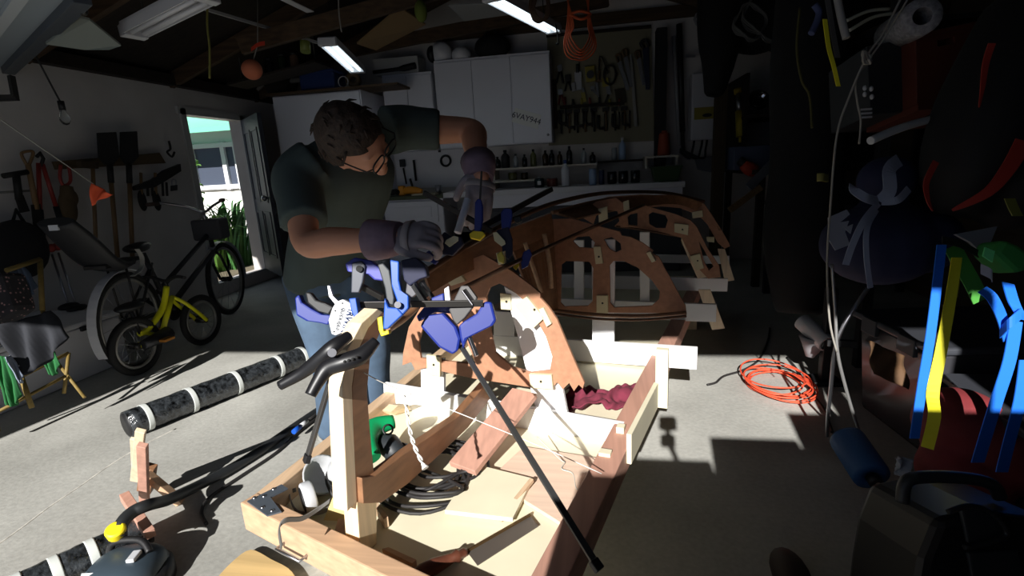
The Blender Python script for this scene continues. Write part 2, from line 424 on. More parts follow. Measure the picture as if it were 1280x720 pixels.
f3 = board(MB(), [(768,283),(784,266),(805,256),(817,260),(843,267),(863,275),(871,283),(885,311),(899,332),(901,346),(885,348),(868,330),(852,297),(831,291),(800,286)], .012, S=2.9,
           holes=[[(811,268),(816,265),(832,269),(835,275),(832,285),(820,285),(812,280)], [(777,280),(788,268),(797,266),(797,282)], [(874,302),(880,312),(892,333),(886,338),(880,326)]])
obj('frame', f3, okoume, hull, bev=.001)
f4 = board(MB(), [(780,252),(825,246),(845,246),(866,249),(881,255),(892,272),(903,289),(913,307),(906,311),(897,303),(884,280),(872,268),(850,260),(828,258),(785,262)], .012, S=3.5)
obj('frame', f4, okoume, hull, bev=.001)
f5 = board(MB(), [(700,262),(760,246),(800,243),(845,245),(845,249),(800,250),(765,256),(720,272)], .012, S=3.9)
obj('frame', f5, brown_wood, hull)
# stem (laminated, curved) with its gusset and centre board, in the fore-and-aft plane
v0 = -.79; T = VX*.042
st = [planeV(x, y, v0)-T/2 for x, y in [(446,628),(442,540),(440,485),(446,442),(461,410),(479,390),(487,394),(475,416),(463,446),(459,490),(463,540),(471,626)]]
so_ = obj('stem', MB().prism(st, T), brown_wood, hull, bev=.002)
of = [planeV(x, y, v0)-T/2 for x, y in [(434,640),(430,540),(428,485),(434,438),(452,404),(472,386),(479,390),(461,410),(446,442),(440,485),(442,540),(446,628)]]
obj('stem_lamination', MB().prism(of, T), fir_z, hull, bev=.002)
lp = [planeV(x, y, v0)-T/2 for x, y in [(446,627),(471,625),(471,698),(451,699)]]
obj('stem_post', MB().prism(lp, T), M('stem_pale', (232,206,166), .6, kind='wood', axis=2, amt=.1, scale=6), hull, bev=.002)
gp = [planeV(x, y, v0) for x, y in [(448,628),(446,596),(462,594),(500,566),(530,546),(568,520),(604,478),(613,492),(580,534),(545,567),(505,603),(471,627)]]
obj('centre_board', MB().prism(gp, VX*.03), brown_wood, hull, bev=.002)
# planks, battens
def strip(mb, top, bot, th, k=6):
    a = cr([A(x,y,S=s) for x,y,s in top], k); b = cr([A(x,y,S=s) for x,y,s in bot], k); n = len(a); nn = []
    for i in range(n):
        d = a[min(i+1,n-1)]-a[max(i-1,0)]; nn.append(d.cross(b[i]-a[i]).normalized()*th/2)
    vs = []
    for i in range(n): vs += [a[i]-nn[i], b[i]-nn[i], b[i]+nn[i], a[i]+nn[i]]
    fs = [(i*4+j, i*4+(j+1)%4, i*4+4+(j+1)%4, i*4+4+j) for i in range(n-1) for j in range(4)]+[(3,2,1,0), tuple((n-1)*4+j for j in range(4))]
    return mb.add(vs, fs)
obj('keel_plank', strip(MB(), [(530,343,1.33),(600,301,1.6),(688,266,2.2)], [(538,366,1.33),(592,336,1.55),(690,292,2.24)], .012), brown_wood, hull)
obj('side_plank', strip(MB(), [(638,306,1.9),(664,290,2.05),(690,275,2.24)], [(664,376,1.9),(680,384,2.05),(697,390,2.24)], .01), brown_wood, hull)
obj('side_plank', strip(MB(), [(692,266,2.27),(760,248,2.8),(840,244,3.3),(878,253,3.48)], [(720,274,2.27),(772,263,2.8),(840,255,3.3),(870,263,3.48)], .01), brown_wood, hull)
obj('frame', board(MB(), [(722,268),(745,252),(770,247),(782,256),(786,284),(776,284),(772,264),(758,262),(745,270),(742,280)], .012, S=2.62), okoume, hull)
def batten(pts, r, mat, k=.5):
    P = cr([A(x,y,S=s) for x,y,s in pts], 6); obj('batten', MB().tube(P, r, 6), mat, hull)
bdark = M('batten_dark', (96,66,46), .6, kind='wood', axis=1, amt=.2, scale=6)
batten([(531,341,1.33),(600,298,1.6),(650,271,1.9),(700,252,2.25),(760,241,2.8),(830,241,3.3),(880,252,3.5)], .011, bdark)
batten([(690,266,2.22),(760,249,2.8),(830,247,3.4),(876,256,3.5),(900,288,3.5)], .009, brown_wood)
batten([(548,374,1.4),(600,350,1.49),(640,330,1.52),(680,311,1.9),(722,292,2.215),(750,280,2.23),(805,256,2.86)], .008, bdark)
batten([(694,388,2.2),(740,393,2.18),(800,395,2.2),(858,391,2.24)], .009, brown_wood)
batten([(694,392,2.18),(740,398,2.16),(800,400,2.18),(858,395,2.22)], .006, bdark)
batten([(620,268,2.0),(700,300,2.3),(850,296,2.92)] if 0 else [(770,283,2.85),(800,287,2.87),(852,296,2.92)], .006, bdark)
batten([(520,384,1.3),(503,399,1.2),(482,412,1.02)], .012, brown_wood)
batten([(680,292,2.06),(687,330,2.05),(689,360,2.05)], .011, fir)
batten([(656,303,1.9),(665,330,1.9),(677,366,1.9)], .009, fir)
# pale plywood cleats screwed to the frames
dotm = M('screw_dark', (40,36,30), .5)
for S, pts, dot in ((1.537, [(644,381),(659,370),(681,397),(667,410)], (668,387)), (1.537, [(674,386),(680,384),(690,404),(684,408)], None), (1.57, [(626,366),(639,368),(640,387),(627,386)], (633,377)),
                    (1.537, [(662,467),(690,468),(692,486),(664,484)], (676,477)), (1.537, [(534,443),(551,445),(551,470),(535,468)], (542,456)),
                    (1.5, [(621,316),(631,314),(632,329),(624,331)], None), (1.5, [(558,350),(578,344),(583,351),(565,357)], None),
                    (2.237, [(742,308),(751,308),(754,329),(745,330)], (748.5,321)), (2.237, [(746,369),(760,369),(760,391),(746,391)], (753,379)), (2.237, [(808,316),(813,314),(820,326),(815,328)], None),
                    (2.887, [(843,279),(861,281),(860,294),(843,290)], (853,287)), (2.887, [(863,320),(875,317),(880,335),(870,338)], (872,326)), (3.48, [(883,296),(893,296),(893,303),(884,302)], None), (3.48, [(865,265),(878,263),(879,271),(866,273)], None),
                    (2.6, [(748,261),(759,258),(760,277),(749,279)], None), (2.6, [(779,252),(786,250),(787,262),(780,264)], None)):
    c = obj('cleat', board(MB(), pts, .014, S=S), pale_block, hull, bev=.001)
    if dot: obj('screw', MB().ell(A(*dot, S=S-.008), .0045, nu=8, nv=5), dotm, c)
for S, pts in ((2.92, [(851,300),(858,297),(886,346),(872,348)]), (3.0, [(873,362),(888,362),(906,410),(890,412)]), (3.5, [(897,311),(906,311),(918,350),(906,352)])):
    obj('frame_leg', board(MB(), pts, .014, S=S), fir_z, hull)
# ------------------------------------------------------------------ the person
skin = M('skin', (196,140,112), .55); hairm = M('hair', (52,38,28), .75, kind='noise', amt=.4, scale=60, bump=.6)
tee = M('tee', (66,78,76), .9, kind='noise', amt=.12, scale=7, bump=.35); denim = M('denim', (74,94,116), .9, kind='noise', amt=.22, scale=9, bump=.4)
leather = M('glove_leather', (150,142,148), .85, kind='noise', amt=.15, scale=20, bump=.3); mauve = M('glove_mauve', (128,108,122), .85, kind='noise', amt=.15, scale=25, bump=.3)
SR, SL = A(372,222,d=1.74), A(505,160,d=1.90)
ER, EL = A(384,303,d=1.62), A(590,164,d=1.93)
WR, WL = A(490,299,d=1.51), A(600,214,d=1.76)
FR, FL = A(420,556,Z=.0), A(474,524,Z=.0)
PV = A(412,334,d=2.16); NB = (SR+SL)/2 + A(0,0,d=0)*0
NB = SR.lerp(SL, .5) + V((0,0,.05)); sx = (SL-SR).normalized(); spd = (NB-PV).normalized(); chest = spd.cross(sx).normalized()
if chest.dot(FWD) > 0: chest = -chest
pel_x = (V((1,0,0))*.9+V((0,.3,0))); pel_x = (pel_x - UP*pel_x.dot(UP)).normalized()
HRp, HLp = PV - pel_x*.095 - V((0,0,.03)), PV + pel_x*.095 - V((0,0,.03))
fdir = (V((.75,-.5,0))).normalized()
AR, AL = FR+V((0,0,.09)), FL+V((0,0,.09))
KR, KL = HRp.lerp(AR,.5)+fdir*.07, HLp.lerp(AL,.5)+fdir*.06
per_base = (FR+FL)/2; per_base.z = 0
man = thing('person', 'person in dark t-shirt, jeans and work gloves bending over the boat frame', 'person', per_base)
hc = A(442,177,d=1.59)
def cam_axes(f, u):
    f = (CR*f[0]+CU*f[1]-FWD*f[2]).normalized(); u = (CR*u[0]+CU*u[1]-FWD*u[2]); u = (u-f*u.dot(f)).normalized()
    return f, u, u.cross(f).normalized()   # forward, up, left
hf, hu, hl = cam_axes((.9,-.42,.16), (-.06,.40,.92))
def hp(l, f, u): return hc + hl*l + hf*f + hu*u
def bend(pts, r, k=6): return cr(pts, k), crv(r, k)
body = MB()
def headfn(p):
    x, y, z = p.x, p.y, p.z
    if z < 0: x *= 1 + .22*z; y *= 1 + .06*z           # narrower jaw
    if y > .3 and z < .15: y *= 1 - .07*abs(z)
    if y < 0 and z < -.3: y *= .8
    return V((x, y, z))
body.ell(hc, (.081,.102,.122), (hl, hf, hu), 28, 20, headfn)
body.ell(hp(0,.102,-.022), (.012,.015,.024), (hl,hf,hu), 10, 8)                      # nose
body.tube([hp(0,.088,.022), hp(0,.104,-.005), hp(0,.112,-.026)], [.008,.009,.011], 8)
for s in (-1,1):
    body.ell(hp(s*.077,.0,-.012), (.011,.021,.033), (hl,hf,hu), 10, 8)               # ears
    body.ell(hp(s*.032,.086,.022), (.026,.012,.008), (hl,hf,hu), 10, 6)              # brow
    body.ell(hp(s*.035,.078,-.03), (.024,.018,.022), (hl,hf,hu), 10, 6)              # cheek
body.ell(hp(0,.092,-.062), (.024,.010,.009), (hl,hf,hu), 10, 6); body.ell(hp(0,.089,-.074), (.02,.010,.008), (hl,hf,hu), 10, 6)
body.ell(hp(0,.075,-.1), (.024,.022,.018), (hl,hf,hu), 10, 6)                        # chin
body.tube([hp(0,-.02,-.06), hp(0,-.035,-.12).lerp(NB,.35), NB-spd*.02], [.058,.06,.075], 14)
body.tube([PV-spd*.05, PV, PV.lerp(NB,.35), PV.lerp(NB,.7), NB-spd*.05], [.14,.15,.148,.165,.12], 18, flat=(chest,.62))
def limb(mb, pts, r, n=12, k=5):
    p, q = bend(pts, r, k); mb.tube(p, q, n)
limb(body, [SR, SR.lerp(ER,.5), ER, ER.lerp(WR,.3), ER.lerp(WR,.7), WR], [.062,.052,.045,.046,.036,.03])
limb(body, [SL, SL.lerp(EL,.5), EL, EL.lerp(WL,.3), EL.lerp(WL,.7), WL], [.062,.054,.046,.047,.037,.03])
for H, K, Ak in ((HRp,KR,AR),(HLp,KL,AL)): limb(body, [H, H.lerp(K,.5), K, K.lerp(Ak,.35), Ak], [.085,.075,.055,.053,.04])
for Ak in (AR, AL): body.tube([Ak, Ak+V((0,0,-.045))+fdir*.06, Ak+V((0,0,-.06))+fdir*.13], [.038,.034,.026], 10)
for W, E_ in ((WR,ER),(WL,EL)): body.ell(W+(W-E_).normalized()*.03, (.03,.03,.03))
remesh(obj('body', body, skin, man), .0075, 3)
# t-shirt
sh = MB()
hem = PV-spd*.06
sh.tube(cr([hem, PV.lerp(NB,.12), PV.lerp(NB,.35), PV.lerp(NB,.62), PV.lerp(NB,.82), NB-spd*.035, NB+spd*.015],5), crv([.188,.186,.182,.198,.19,.125,.075],5), 22, flat=(chest,.68))
for S_, E_ , t in ((SR,ER,.72),(SL,EL,.52)):
    limb(sh, [S_.lerp(NB,.35), S_, S_.lerp(E_,t*.5), S_.lerp(E_,t)], [.09,.084,.078,.076], 14)
remesh(obj('t_shirt', sh, tee, man), .011, 3)
# jeans
je = MB()
je.tube(cr([PV+spd*.03, PV-V((0,0,.02)), PV-V((0,0,.10))],4), crv([.165,.175,.15],4), 20, flat=(chest,.72))
for H, K, Ak in ((HRp,KR,AR),(HLp,KL,AL)): limb(je, [H+V((0,0,.02)), H.lerp(K,.35), K, K.lerp(Ak,.5), Ak-V((0,0,.03))], [.103,.096,.076,.068,.07], 16)
remesh(obj('jeans', je, denim, man), .011, 3)
# shoes
for Ak in (AR, AL):
    s = MB(); b = V((Ak.x, Ak.y, 0))
    s.tube(cr([b-fdir*.07+UP*.045, b+UP*.05, b+fdir*.08+UP*.045, b+fdir*.18+UP*.032],4), crv([.042,.047,.048,.036],4), 14)
    s.tube([b+UP*.04, b+UP*.1], [.045,.05], 14)
    sh_o = remesh(obj('shoe', s, blackp, man), .008, 3)
    w_ = MB(); w_.prism([b+fdir*a+V((-fdir.y,fdir.x,0))*c for a, c in ((-.11,-.03),(-.11,.03),(0,.045),(.1,.05),(.19,.035),(.22,0),(.19,-.035),(.1,-.05),(0,-.045))], (0,0,.02))
    w_.v = [p+UP*.011 for p in w_.v]
    obj('sole', w_, M('sole', (150,150,146), .8), sh_o)
# hair: shell that leaves the face free, thin at the crown
hr = MB(); hrnd = random.Random(3)
def hairfn(p):
    x, y, z = p.x, p.y, p.z; k = 1.0
    face = y > .28 and z < .34 - .1*abs(x)
    low = z < -.45
    if face: k = .80
    elif low: k = .82
    else: k = 1.0 + .02*sin(9*x+4*z)*sin(11*y+2*x) + .008*hrnd.random()
    if y <= .28 and z < -.12 and y > -.25: k = .86
    return p*k
hr.ell(hp(0,-.006,.008), (.094,.113,.131), (hl, hf, hu), 44, 30, hairfn)
for i in range(60):                                                         # loose locks
    a = hrnd.uniform(0, 2*pi); zz = hrnd.uniform(.0,.95); rr = sqrt(max(0,1-zz*zz)); p = V((rr*cos(a), rr*sin(a), zz))
    if p.y > .45 and p.z < .5: continue
    q0 = hp(p.x*.091, p.y*.110-.006, p.z*.128+.006); tang = (hf*hrnd.uniform(-.2,.9)+hl*hrnd.uniform(-.6,.6)-hu*.4); nr = (q0-hc).normalized(); tang = (tang-nr*tang.dot(nr)).normalized()
    hr.tube([q0-nr*.004, q0+nr*.004+tang*.016, q0+nr*.001+tang*.036], [.005,.004,.001], 5)
obj('hair', hr, hairm, man)
# short beard stubble left out; glasses
gl = MB()
for s in (-1,1):
    c = hp(s*.034,.112,-.004); loop = []
    for i in range(16):
        a = 2*pi*i/16; cx_, cy_ = cos(a), sin(a); loop.append(c+hl*(.029*(abs(cx_)**.6)*(1 if cx_>0 else -1))+hu*(.019*(abs(cy_)**.6)*(1 if cy_>0 else -1)))
    gl.tube(loop, .0026, 6, closed=True)
    gl.tube([hp(s*.064,.112,.006), hp(s*.08,.1,.006), hp(s*.083,.02,.006), hp(s*.083,-.01,-.005)], .0026, 6)
gl.tube([hp(-.006,.115,.0), hp(0,.119,.004), hp(.006,.115,.0)], .0026, 6)
obj('glasses', gl, blackp, man)
# gloves
def glove(W, E_, px_dir, back, fingers, thumb, cuff_len=.055):
    """W wrist, dirn = pointing direction of the palm, back = back-of-hand normal"""
    f = px_dir.normalized(); b = (back-f*back.dot(f)).normalized(); s = f.cross(b)
    fd = (W-E_).normalized()
    cf = MB(); pts = [W-fd*cuff_len, W-fd*.02, W+f*.03]; cf.tube(pts, [.062,.056,.046], 18)
    root = obj('glove', (lambda g: g)(MB().ell(W+f*.065, (.052,.024,.056), (f,b,s), 16, 10)), leather, man)
    g = MB(); g.ell(W+f*.065, (.052,.025,.05), (f,b,s), 18, 12); g.tube([W, W+f*.04], [.036,.042], 14, flat=(b,.7))
    for i, (curl, ln) in enumerate(fingers):
        o = W+f*.1+s*(.036-.024*i); d = f.copy(); P = [o-f*.025, o]; r = [.013,.0135]
        for j, L in enumerate((.42,.32,.26)):
            ang = curl*(1.0 if j else .7); d = (d*cos(ang)-b*sin(ang)).normalized() if j == 0 else (Matrix.Rotation(-ang, 3, s) @ d if 1 else d)
            P.append(P[-1]+d*ln*L); r.append(.0128-.0008*j)
        g.tube(cr(P,4), crv(r,4), 10); g.ell(P[-1], .011, nu=8, nv=6)
    t0 = W+f*.03+s*.035; P = [W+f*.02+s*.02, t0+s*.012+f*.012, t0+f*thumb[0]*.045+s*thumb[1]*.045-b*thumb[2]*.045, t0+f*thumb[0]*.085+s*thumb[1]*.06-b*thumb[2]*.085]
    g.tube(cr(P,4), crv([.018,.017,.0145,.0125],4), 10); g.ell(P[-1], .0122, nu=8, nv=6)
    me = root.data; bpy.data.objects.remove(root)
    gg = remesh(obj('glove', g, leather, man), .004, 3)
    obj('cuff', cf, mauve, gg, solid=.003)
    bd = MB(); bd.tube([W+f*.045, W+f*.068], [.0535,.0545], 20, flat=(b,.56), cap=False); obj('knuckle_band', bd, M('glove_band', (164,156,156), .85), gg, solid=.003)
    return gg
glove(WR, ER, (A(545,290,d=1.47)-WR), CU*.55-FWD*.8, [(.85,.09),(.95,.098),(.95,.092),(1.0,.075)], (.95,.35,.5), .07)
glove(WL, EL, (A(598,290,d=1.70)-WL), -FWD*.9+CR*.3, [(.28,.095),(.3,.105),(.3,.1),(.35,.08)], (.8,.6,.4))
# ------------------------------------------------------------------ clamps
def pp(name, pts, d, th, mat, parent, bev=.002, holes=()):
    return obj(name, board(MB(), pts, th, d=d, holes=holes), mat, parent, bev=bev)
def bar(name, p0, p1, w, h, mat, parent, up=(0,0,1)):
    return obj(name, MB().bar(A(*p0[:2], d=p0[2]), A(*p1[:2], d=p1[2]), w, h, up), mat, parent, bev=.001)
clw = M('label_white', (196,198,202), .5); cream = M('label_cream', (214,212,180), .5); blue_txt = M('label_blue', (4,38,84), .5, spec=.1); grey_txt = M('label_grey', (34,40,48), .5, spec=.1)
purple_blue = M('purple_blue', (58,62,150), .5)
G = 'bar clamps holding the battens'
# clamp with the white maker's plate
c = thing('bar_clamp', 'blue quick bar clamp with white octagonal maker plate beside the stem', 'clamp', A(420,400,d=1.3), G)
pp('handle', [(371,372),(376,368),(380,378),(392,386),(405,393),(416,394),(413,406),(400,403),(385,401),(373,394)], 1.33, .028, blue_nylon, c, .004)
pp('trigger', [(383,365),(390,366),(397,375),(409,379),(419,384),(413,393),(398,389),(386,379)], 1.325, .022, blackp, c, .004)
pl = pp('name_plate', [(422,377),(430,374),(440,379),(448,403),(437,412),(421,419),(416,417),(412,400),(417,385)], 1.30, .02, clw, c, .002)
tx = A(429,415.5,d=1)-A(437.5,389,d=1); ty = A(10,0,d=1)-A(0,3,d=1)
text('IRWIN', 'lettering', blue_txt, pl, A(433.5,401.5,d=1.286), tx, ty, .0215)
text('QUICK-GRIP', 'lettering', grey_txt, pl, A(424.5,398.5,d=1.286), tx, ty, .0105)
for x, y in ((428,379),(419,388.5),(417.5,414.5)): obj('plate_screw', MB().ell(A(x,y,d=1.289), .002, nu=8, nv=5), blackp, pl)
pp('jaw', [(438,373),(447,372),(451,398),(447,403),(441,388)], 1.285, .03, blue_bright, c, .003)
bar('bar', (446,381,1.31), (604,379,1.33), .008, .017, dsteel, c)
pp('release_lever', [(410,357),(413,357),(417,370),(425,378),(420,381),(412,371)], 1.32, .01, steel, c, .001)
# big blue head with the long bar
c = thing('bar_clamp', 'large blue bar clamp with long steel bar slanting down over the jig bed', 'clamp', A(580,400,d=1.36), G)
pp('head', [(527,407),(534,394),(556,391),(572,408),(577,422),(574,437),(567,442),(550,433)], 1.36, .05, blue_nylon, c, .006)
pp('grip', [(574,407),(581,401),(597,391),(605,377),(615,377),(621,400),(617,406),(595,417),(585,422),(580,436),(576,421)], 1.36, .05, blue_nylon, c, .006)
pp('jaw', [(562,387),(577,357),(586,357),(597,372),(595,380),(582,397),(572,406),(567,400)], 1.355, .034, M('jaw_grey', (66,64,64), .5), c, .003)
bar('jaw_plate', (580,362,1.33), (593,380,1.33), .028, .004, steel, c)
bar('bar', (576,432,1.365), (748,710,.88), .013, .007, M('bar_steel', (96,96,96), .4, .7), c)
bar('end_pin', (586,420,1.35), (596,445,1.33), .01, .01, steel, c)
obj('bar_stop', MB().bar(A(741,700,d=.885), A(750,713,d=.875), .018, .012), blackp, c, bev=.002)
c = thing('bar_clamp', 'steel jawed blue clamp between the horizontal bar and the first frame', 'clamp', A(560,375,d=1.42), G)
pp('jaw', [(556,361),(562,357),(564,376),(557,376)], 1.42, .03, steel, c, .002)
pp('head', [(541,372),(556,366),(557,380),(570,386),(568,392),(545,390),(534,396),(525,402),(522,395)], 1.42, .04, blue_nylon, c, .004)
bar('bar', (523,366,1.45), (540,388,1.42), .012, .014, steel, c)
bar('screw_rod', (527,352,1.47), (545,378,1.44), .01, .01, steel, c)
# spring clamp with yellow tips
c = thing('spring_clamp', 'bright blue spring clamp with yellow jaw tip above the stem head', 'clamp', A(490,380,d=1.24))
pp('handle', [(489,325),(500,327),(500,350),(503,364),(512,370),(512,385),(504,394),(497,388),(497,375),(491,358)], 1.24, .024, blue_bright, c, .003)
pp('jaw', [(482,372),(487,384),(498,385),(505,393),(486,411),(480,411)], 1.235, .024, blue_bright, c, .003)
pp('lever', [(473,331),(480,329),(488,338),(494,372),(493,382),(485,380),(482,360)], 1.25, .02, M('lever_grey', (52,56,60), .5), c, .003)
obj('pivot', MB().cyl(A(497,381,d=1.255), A(497,381,d=1.21), .008), steel, c)
pp('jaw_tip', [(473,397),(479,395),(481,414),(487,412),(488,417),(478,420),(475,412)], 1.235, .026, yellowp, c, .002)
# clamps in the shade behind
c = thing('bar_clamp', 'dark blue clamp with round pivot plate below the cuffed wrist', 'clamp', A(460,350,d=1.42), G)
pp('pivot_plate', [(441,329),(452,326),(458,332),(455,352),(450,366),(440,366)], 1.42, .02, M('clamp_grey', (64,68,80), .5), c, .003)
pp('head', [(437,340),(434,330),(446,322),(466,326),(480,338),(486,352),(470,350),(462,343)], 1.44, .04, purple_blue, c, .004)
obj('pivot', MB().cyl(A(449,336,d=1.425), A(449,336,d=1.40), .009), blackp, c)
bar('bar', (452,358,1.45), (478,372,1.42), .012, .016, dsteel, c)
c = thing('bar_clamp', 'dark clamp block between spring clamp and keel plank', 'clamp', A(520,345,d=1.46), G)
pp('head', [(503,326),(521,322),(533,332),(536,346),(527,349),(514,358),(507,350)], 1.46, .05, navy, c, .004)
pp('foot', [(510,350),(521,348),(524,366),(516,372),(508,366)], 1.46, .03, M('foot_grey', (70,70,78), .5), c, .003)
bar('bar', (517,356,1.44), (534,382,1.42), .01, .018, steel, c)
c = thing('bar_clamp', 'blue clamp with cream label lying on keel plank before the bare knuckled glove', 'clamp', A(556,308,d=1.56), G)
c['label'] = 'dark clamp with cream label plate, under the fingers of the lower glove'
pp('body', [(544,306),(556,290),(566,297),(577,296),(580,306),(566,320),(553,318)], 1.56, .03, navy, c, .004)
pp('label_plate', [(556,304),(558,300),(567,295),(573,296),(573,301),(562,309)], 1.54, .006, cream, c, .001)
pp('pad', [(533,316),(537,313),(548,327),(544,331),(538,327)], 1.55, .03, blue_nylon, c, .003)
bar('bar', (538,320,1.565), (562,306,1.58), .012, .014, dsteel, c)
c = thing('bar_clamp', 'blue clamp with yellow foot held in the upper gloved hand', 'clamp', A(598,290,d=1.6), G)
pp('handle', [(594,254),(597,249),(602,250),(604,258),(604,275),(601,293),(593,291)], 1.6, .026, blue_nylon, c, .004)
pp('foot', [(587,293),(592,289),(604,290),(607,294),(600,301),(588,298)], 1.6, .03, yellowp, c, .003)
bar('bar', (530,241,1.72), (614,289,1.62), .011, .016, dsteel, c)
bar('screw_rod', (600,250,1.62), (602,214,1.62), .006, .006, dsteel, c)
c = thing('bar_clamp', 'navy clamp with cream label and bar rising toward the workbench', 'clamp', A(632,300,d=1.68), G)
pp('handle', [(626,266),(630,261),(640,262),(641,270),(637,288),(627,289)], 1.68, .03, blue_nylon, c, .004)
pp('body', [(622,288),(636,284),(641,300),(641,318),(636,325),(629,320),(627,306),(616,296)], 1.68, .034, navy, c, .004)
pp('label_plate', [(616,291),(621,290),(631,301),(632,305),(627,308),(618,301)], 1.655, .006, cream, c, .001)
pp('foot', [(621,318),(627,314),(631,322),(630,330),(623,327)], 1.66, .03, M('foot_yellow', (190,180,80), .6), c, .003)
bar('bar', (600,285,1.64), (690,236,1.82), .01, .018, dsteel, c)
pp('knob', [(640,272),(650,270),(653,277),(646,280)], 1.7, .03, blackp, c, .004)
c = thing('spring_clamp', 'small blue spring clamp with yellow jaw pinching the long chine batten', 'clamp', A(655,325,d=1.75))
pp('handle', [(651,326),(654,315),(662,311),(665,318),(660,333),(652,337)], 1.75, .025, blue_nylon, c, .004)
pp('jaw', [(641,334),(643,325),(648,324),(649,332),(645,338)], 1.75, .022, yellowp, c, .003)
c = thing('spring_clamp', 'large black plastic spring clamp gripping the curved stem', 'clamp', A(410,465,d=1.1))
blk = M('clamp_black', (22,22,25), .42)
up_ = cr([A(x,y,d=dd) for x,y,dd in [(350,482,1.13),(378,466,1.13),(402,447,1.12),(418,433,1.12),(436,420,1.15)]],5)
obj('handle', MB().tube(up_, crv([.011,.014,.017,.017,.012],5), 12), blk, c)
lo_ = cr([A(x,y,d=dd) for x,y,dd in [(388,494,1.06),(398,476,1.07),(410,460,1.08),(432,452,1.08),(452,444,1.09),(470,426,1.11)]],5)
jw = obj('jaw', MB().tube(lo_, crv([.012,.014,.018,.019,.018,.011],5), 12), blk, c)
for x, y in ((431,452),(436,450.5),(441,449),(446,446.5)): obj('tooth', MB().ell(A(x,y,d=1.062), (.0035,.0035,.003), nu=8, nv=5), rubber, jw)
obj('pivot', MB().cyl(A(415,441,d=1.09), A(415,441,d=1.05), .009), steel, c)
c = thing('bar_clamp', 'grey bar of a clamp hanging down behind the stem on its near side', 'clamp', A(398,520,d=1.2), G)
bar('bar', (417,462,1.22), (383,576,1.2), .016, .008, M('bar_grey', (110,108,106), .4, .8), c)
obj('bar_stop', MB().bar(A(385.5,568,d=1.2), A(382.5,578,d=1.2), .02, .014), blackp, c, bev=.002)
one('paper_tube', MB().cyl(A(572,291,d=1.63), A(585,249,d=1.66), .012, 16), M('paper_white', (196,200,214), .7), 'short white tube held beside the upper gloved hand', 'tube', bev=.001)
# ------------------------------------------------------------------ loose things on the jig bed
BZ = .282
def bed(x, y, z=BZ): return A(x, y, Z=z)
def flat(pts, z, th, mb=None):
    mb = mb or MB(); return mb.prism([A(x,y,Z=z) for x,y in pts], (0,0,th))
one('board', MB().bar(bed(578,586,.33), bed(656,491,.43), .1, .02), red_wood, 'pinkish board leaning over the near white cross plank', 'board', bev=.002)
one('board', flat([(612,600),(655,560),(745,574),(735,612),(700,655)], .289, .012), M('pink_ply', (222,194,172), .6, kind='wood', axis=0, amt=.08), 'thin pale pink board lying flat on the jig bed', 'board', bev=.001)
one('plywood_offcut', flat([(598,583),(666,600),(641,650),(556,640),(575,610)], .302, .012), pale_ply, 'cream plywood offcut lying on top of the pink board', 'plywood', bev=.001)
one('batten_offcut', MB().bar(bed(625,650,.29), bed(665,600,.316), .012, .012), fir, 'thin square stick on the edge of the cream plywood offcut', 'stick', bev=.001)
s = thing('hand_saw', 'pull saw with dark turned handle and broad blade on the jig bed', 'saw', bed(590,695))
bl = flat([(584,690),(662,644),(673,658),(597,707)], .292, .0015); obj('blade', bl, M('saw_blade', (120,112,104), .4, .6), s)
bp_ = MB().bar(bed(583,690,.294), bed(663,644,.294), .005, .008); obj('blade_spine', bp_, M('brass', (120,96,66), .4, .8), s)
h0, h1 = bed(584,689,.297), bed(512,722,.297); L = (h1-h0).length
obj('handle', MB().lathe([(.008,0),(.011,L*.06),(.011,L*.14),(.016,L*.18),(.011,L*.26),(.015,L*.42),(.019,L*.6),(.018,L*.8),(.011,L*.97),(.003,L)], h0, h1-h0, 14), M('handle_wood', (88,50,36), .4, kind='wood', axis=0), s)
for pts, mat, lab, z, th in (([(478,690),(486,688),(521,704),(516,709)], fir_x, 'small fir wedge lying behind the front rail', .295, .02),
                      ([(466,632),(473,633),(486,652),(480,655)], fir, 'narrow fir wedge standing by the coiled black cable', .3, .03),
                      ([(414,688),(423,652),(441,654),(440,690)], red_wood, 'red wood block in the corner beside the foot of the stem', .292, .02)):
    one('wood_offcut', flat(pts, z, th), mat, lab, 'wood offcut', bev=.001)
cb = MB(); q = [bed(405,650,.29), bed(436,651,.29), bed(442,610,.36), bed(428,592,.36)]; cb.prism(q, (.002,.002,.001)); one('sandpaper_sheet', cb, M('tan_paper', (206,184,126), .9), 'tan sheet of paper propped against the near side of the stem', 'paper')
one('wedge_block', MB().prism([bed(487,518,.29), bed(483,514,.33), bed(492,506,.38), bed(505,505,.37), bed(508,512,.29)], VX*.04), fir_z, 'notched pale block on the left rail under the cross plank end', 'block', bev=.001)
# coil of black cable
cc = bed(534,600); rnd = random.Random(5); pts = []
for i in range(9):
    ox, oy = rnd.uniform(-.03,.03)+(.02 if i > 3 else 0), rnd.uniform(-.04,.05)+(.03 if i > 3 else -.02); r = rnd.uniform(.09,.15) if i > 1 else .165
    for j in range(9):
        a = 2*pi*j/9; pts.append(cc+V((ox+r*cos(a), oy+r*1.05*sin(a), .006+.004*i+.01*abs(sin(a*2+i)))))
cab = M('cable_black', (38,36,36), .6)
pts += [cc+V((-.12,.05,.02)), bed(440,600,.3), bed(420,580,.31), bed(408,598,.33), bed(420,622,.30), bed(432,605,.3)]
one('power_cable', MB().tube(cr(pts, 4), .0052, 7), cab, 'black cable coiled loosely on the jig bed behind the stem', 'cable')
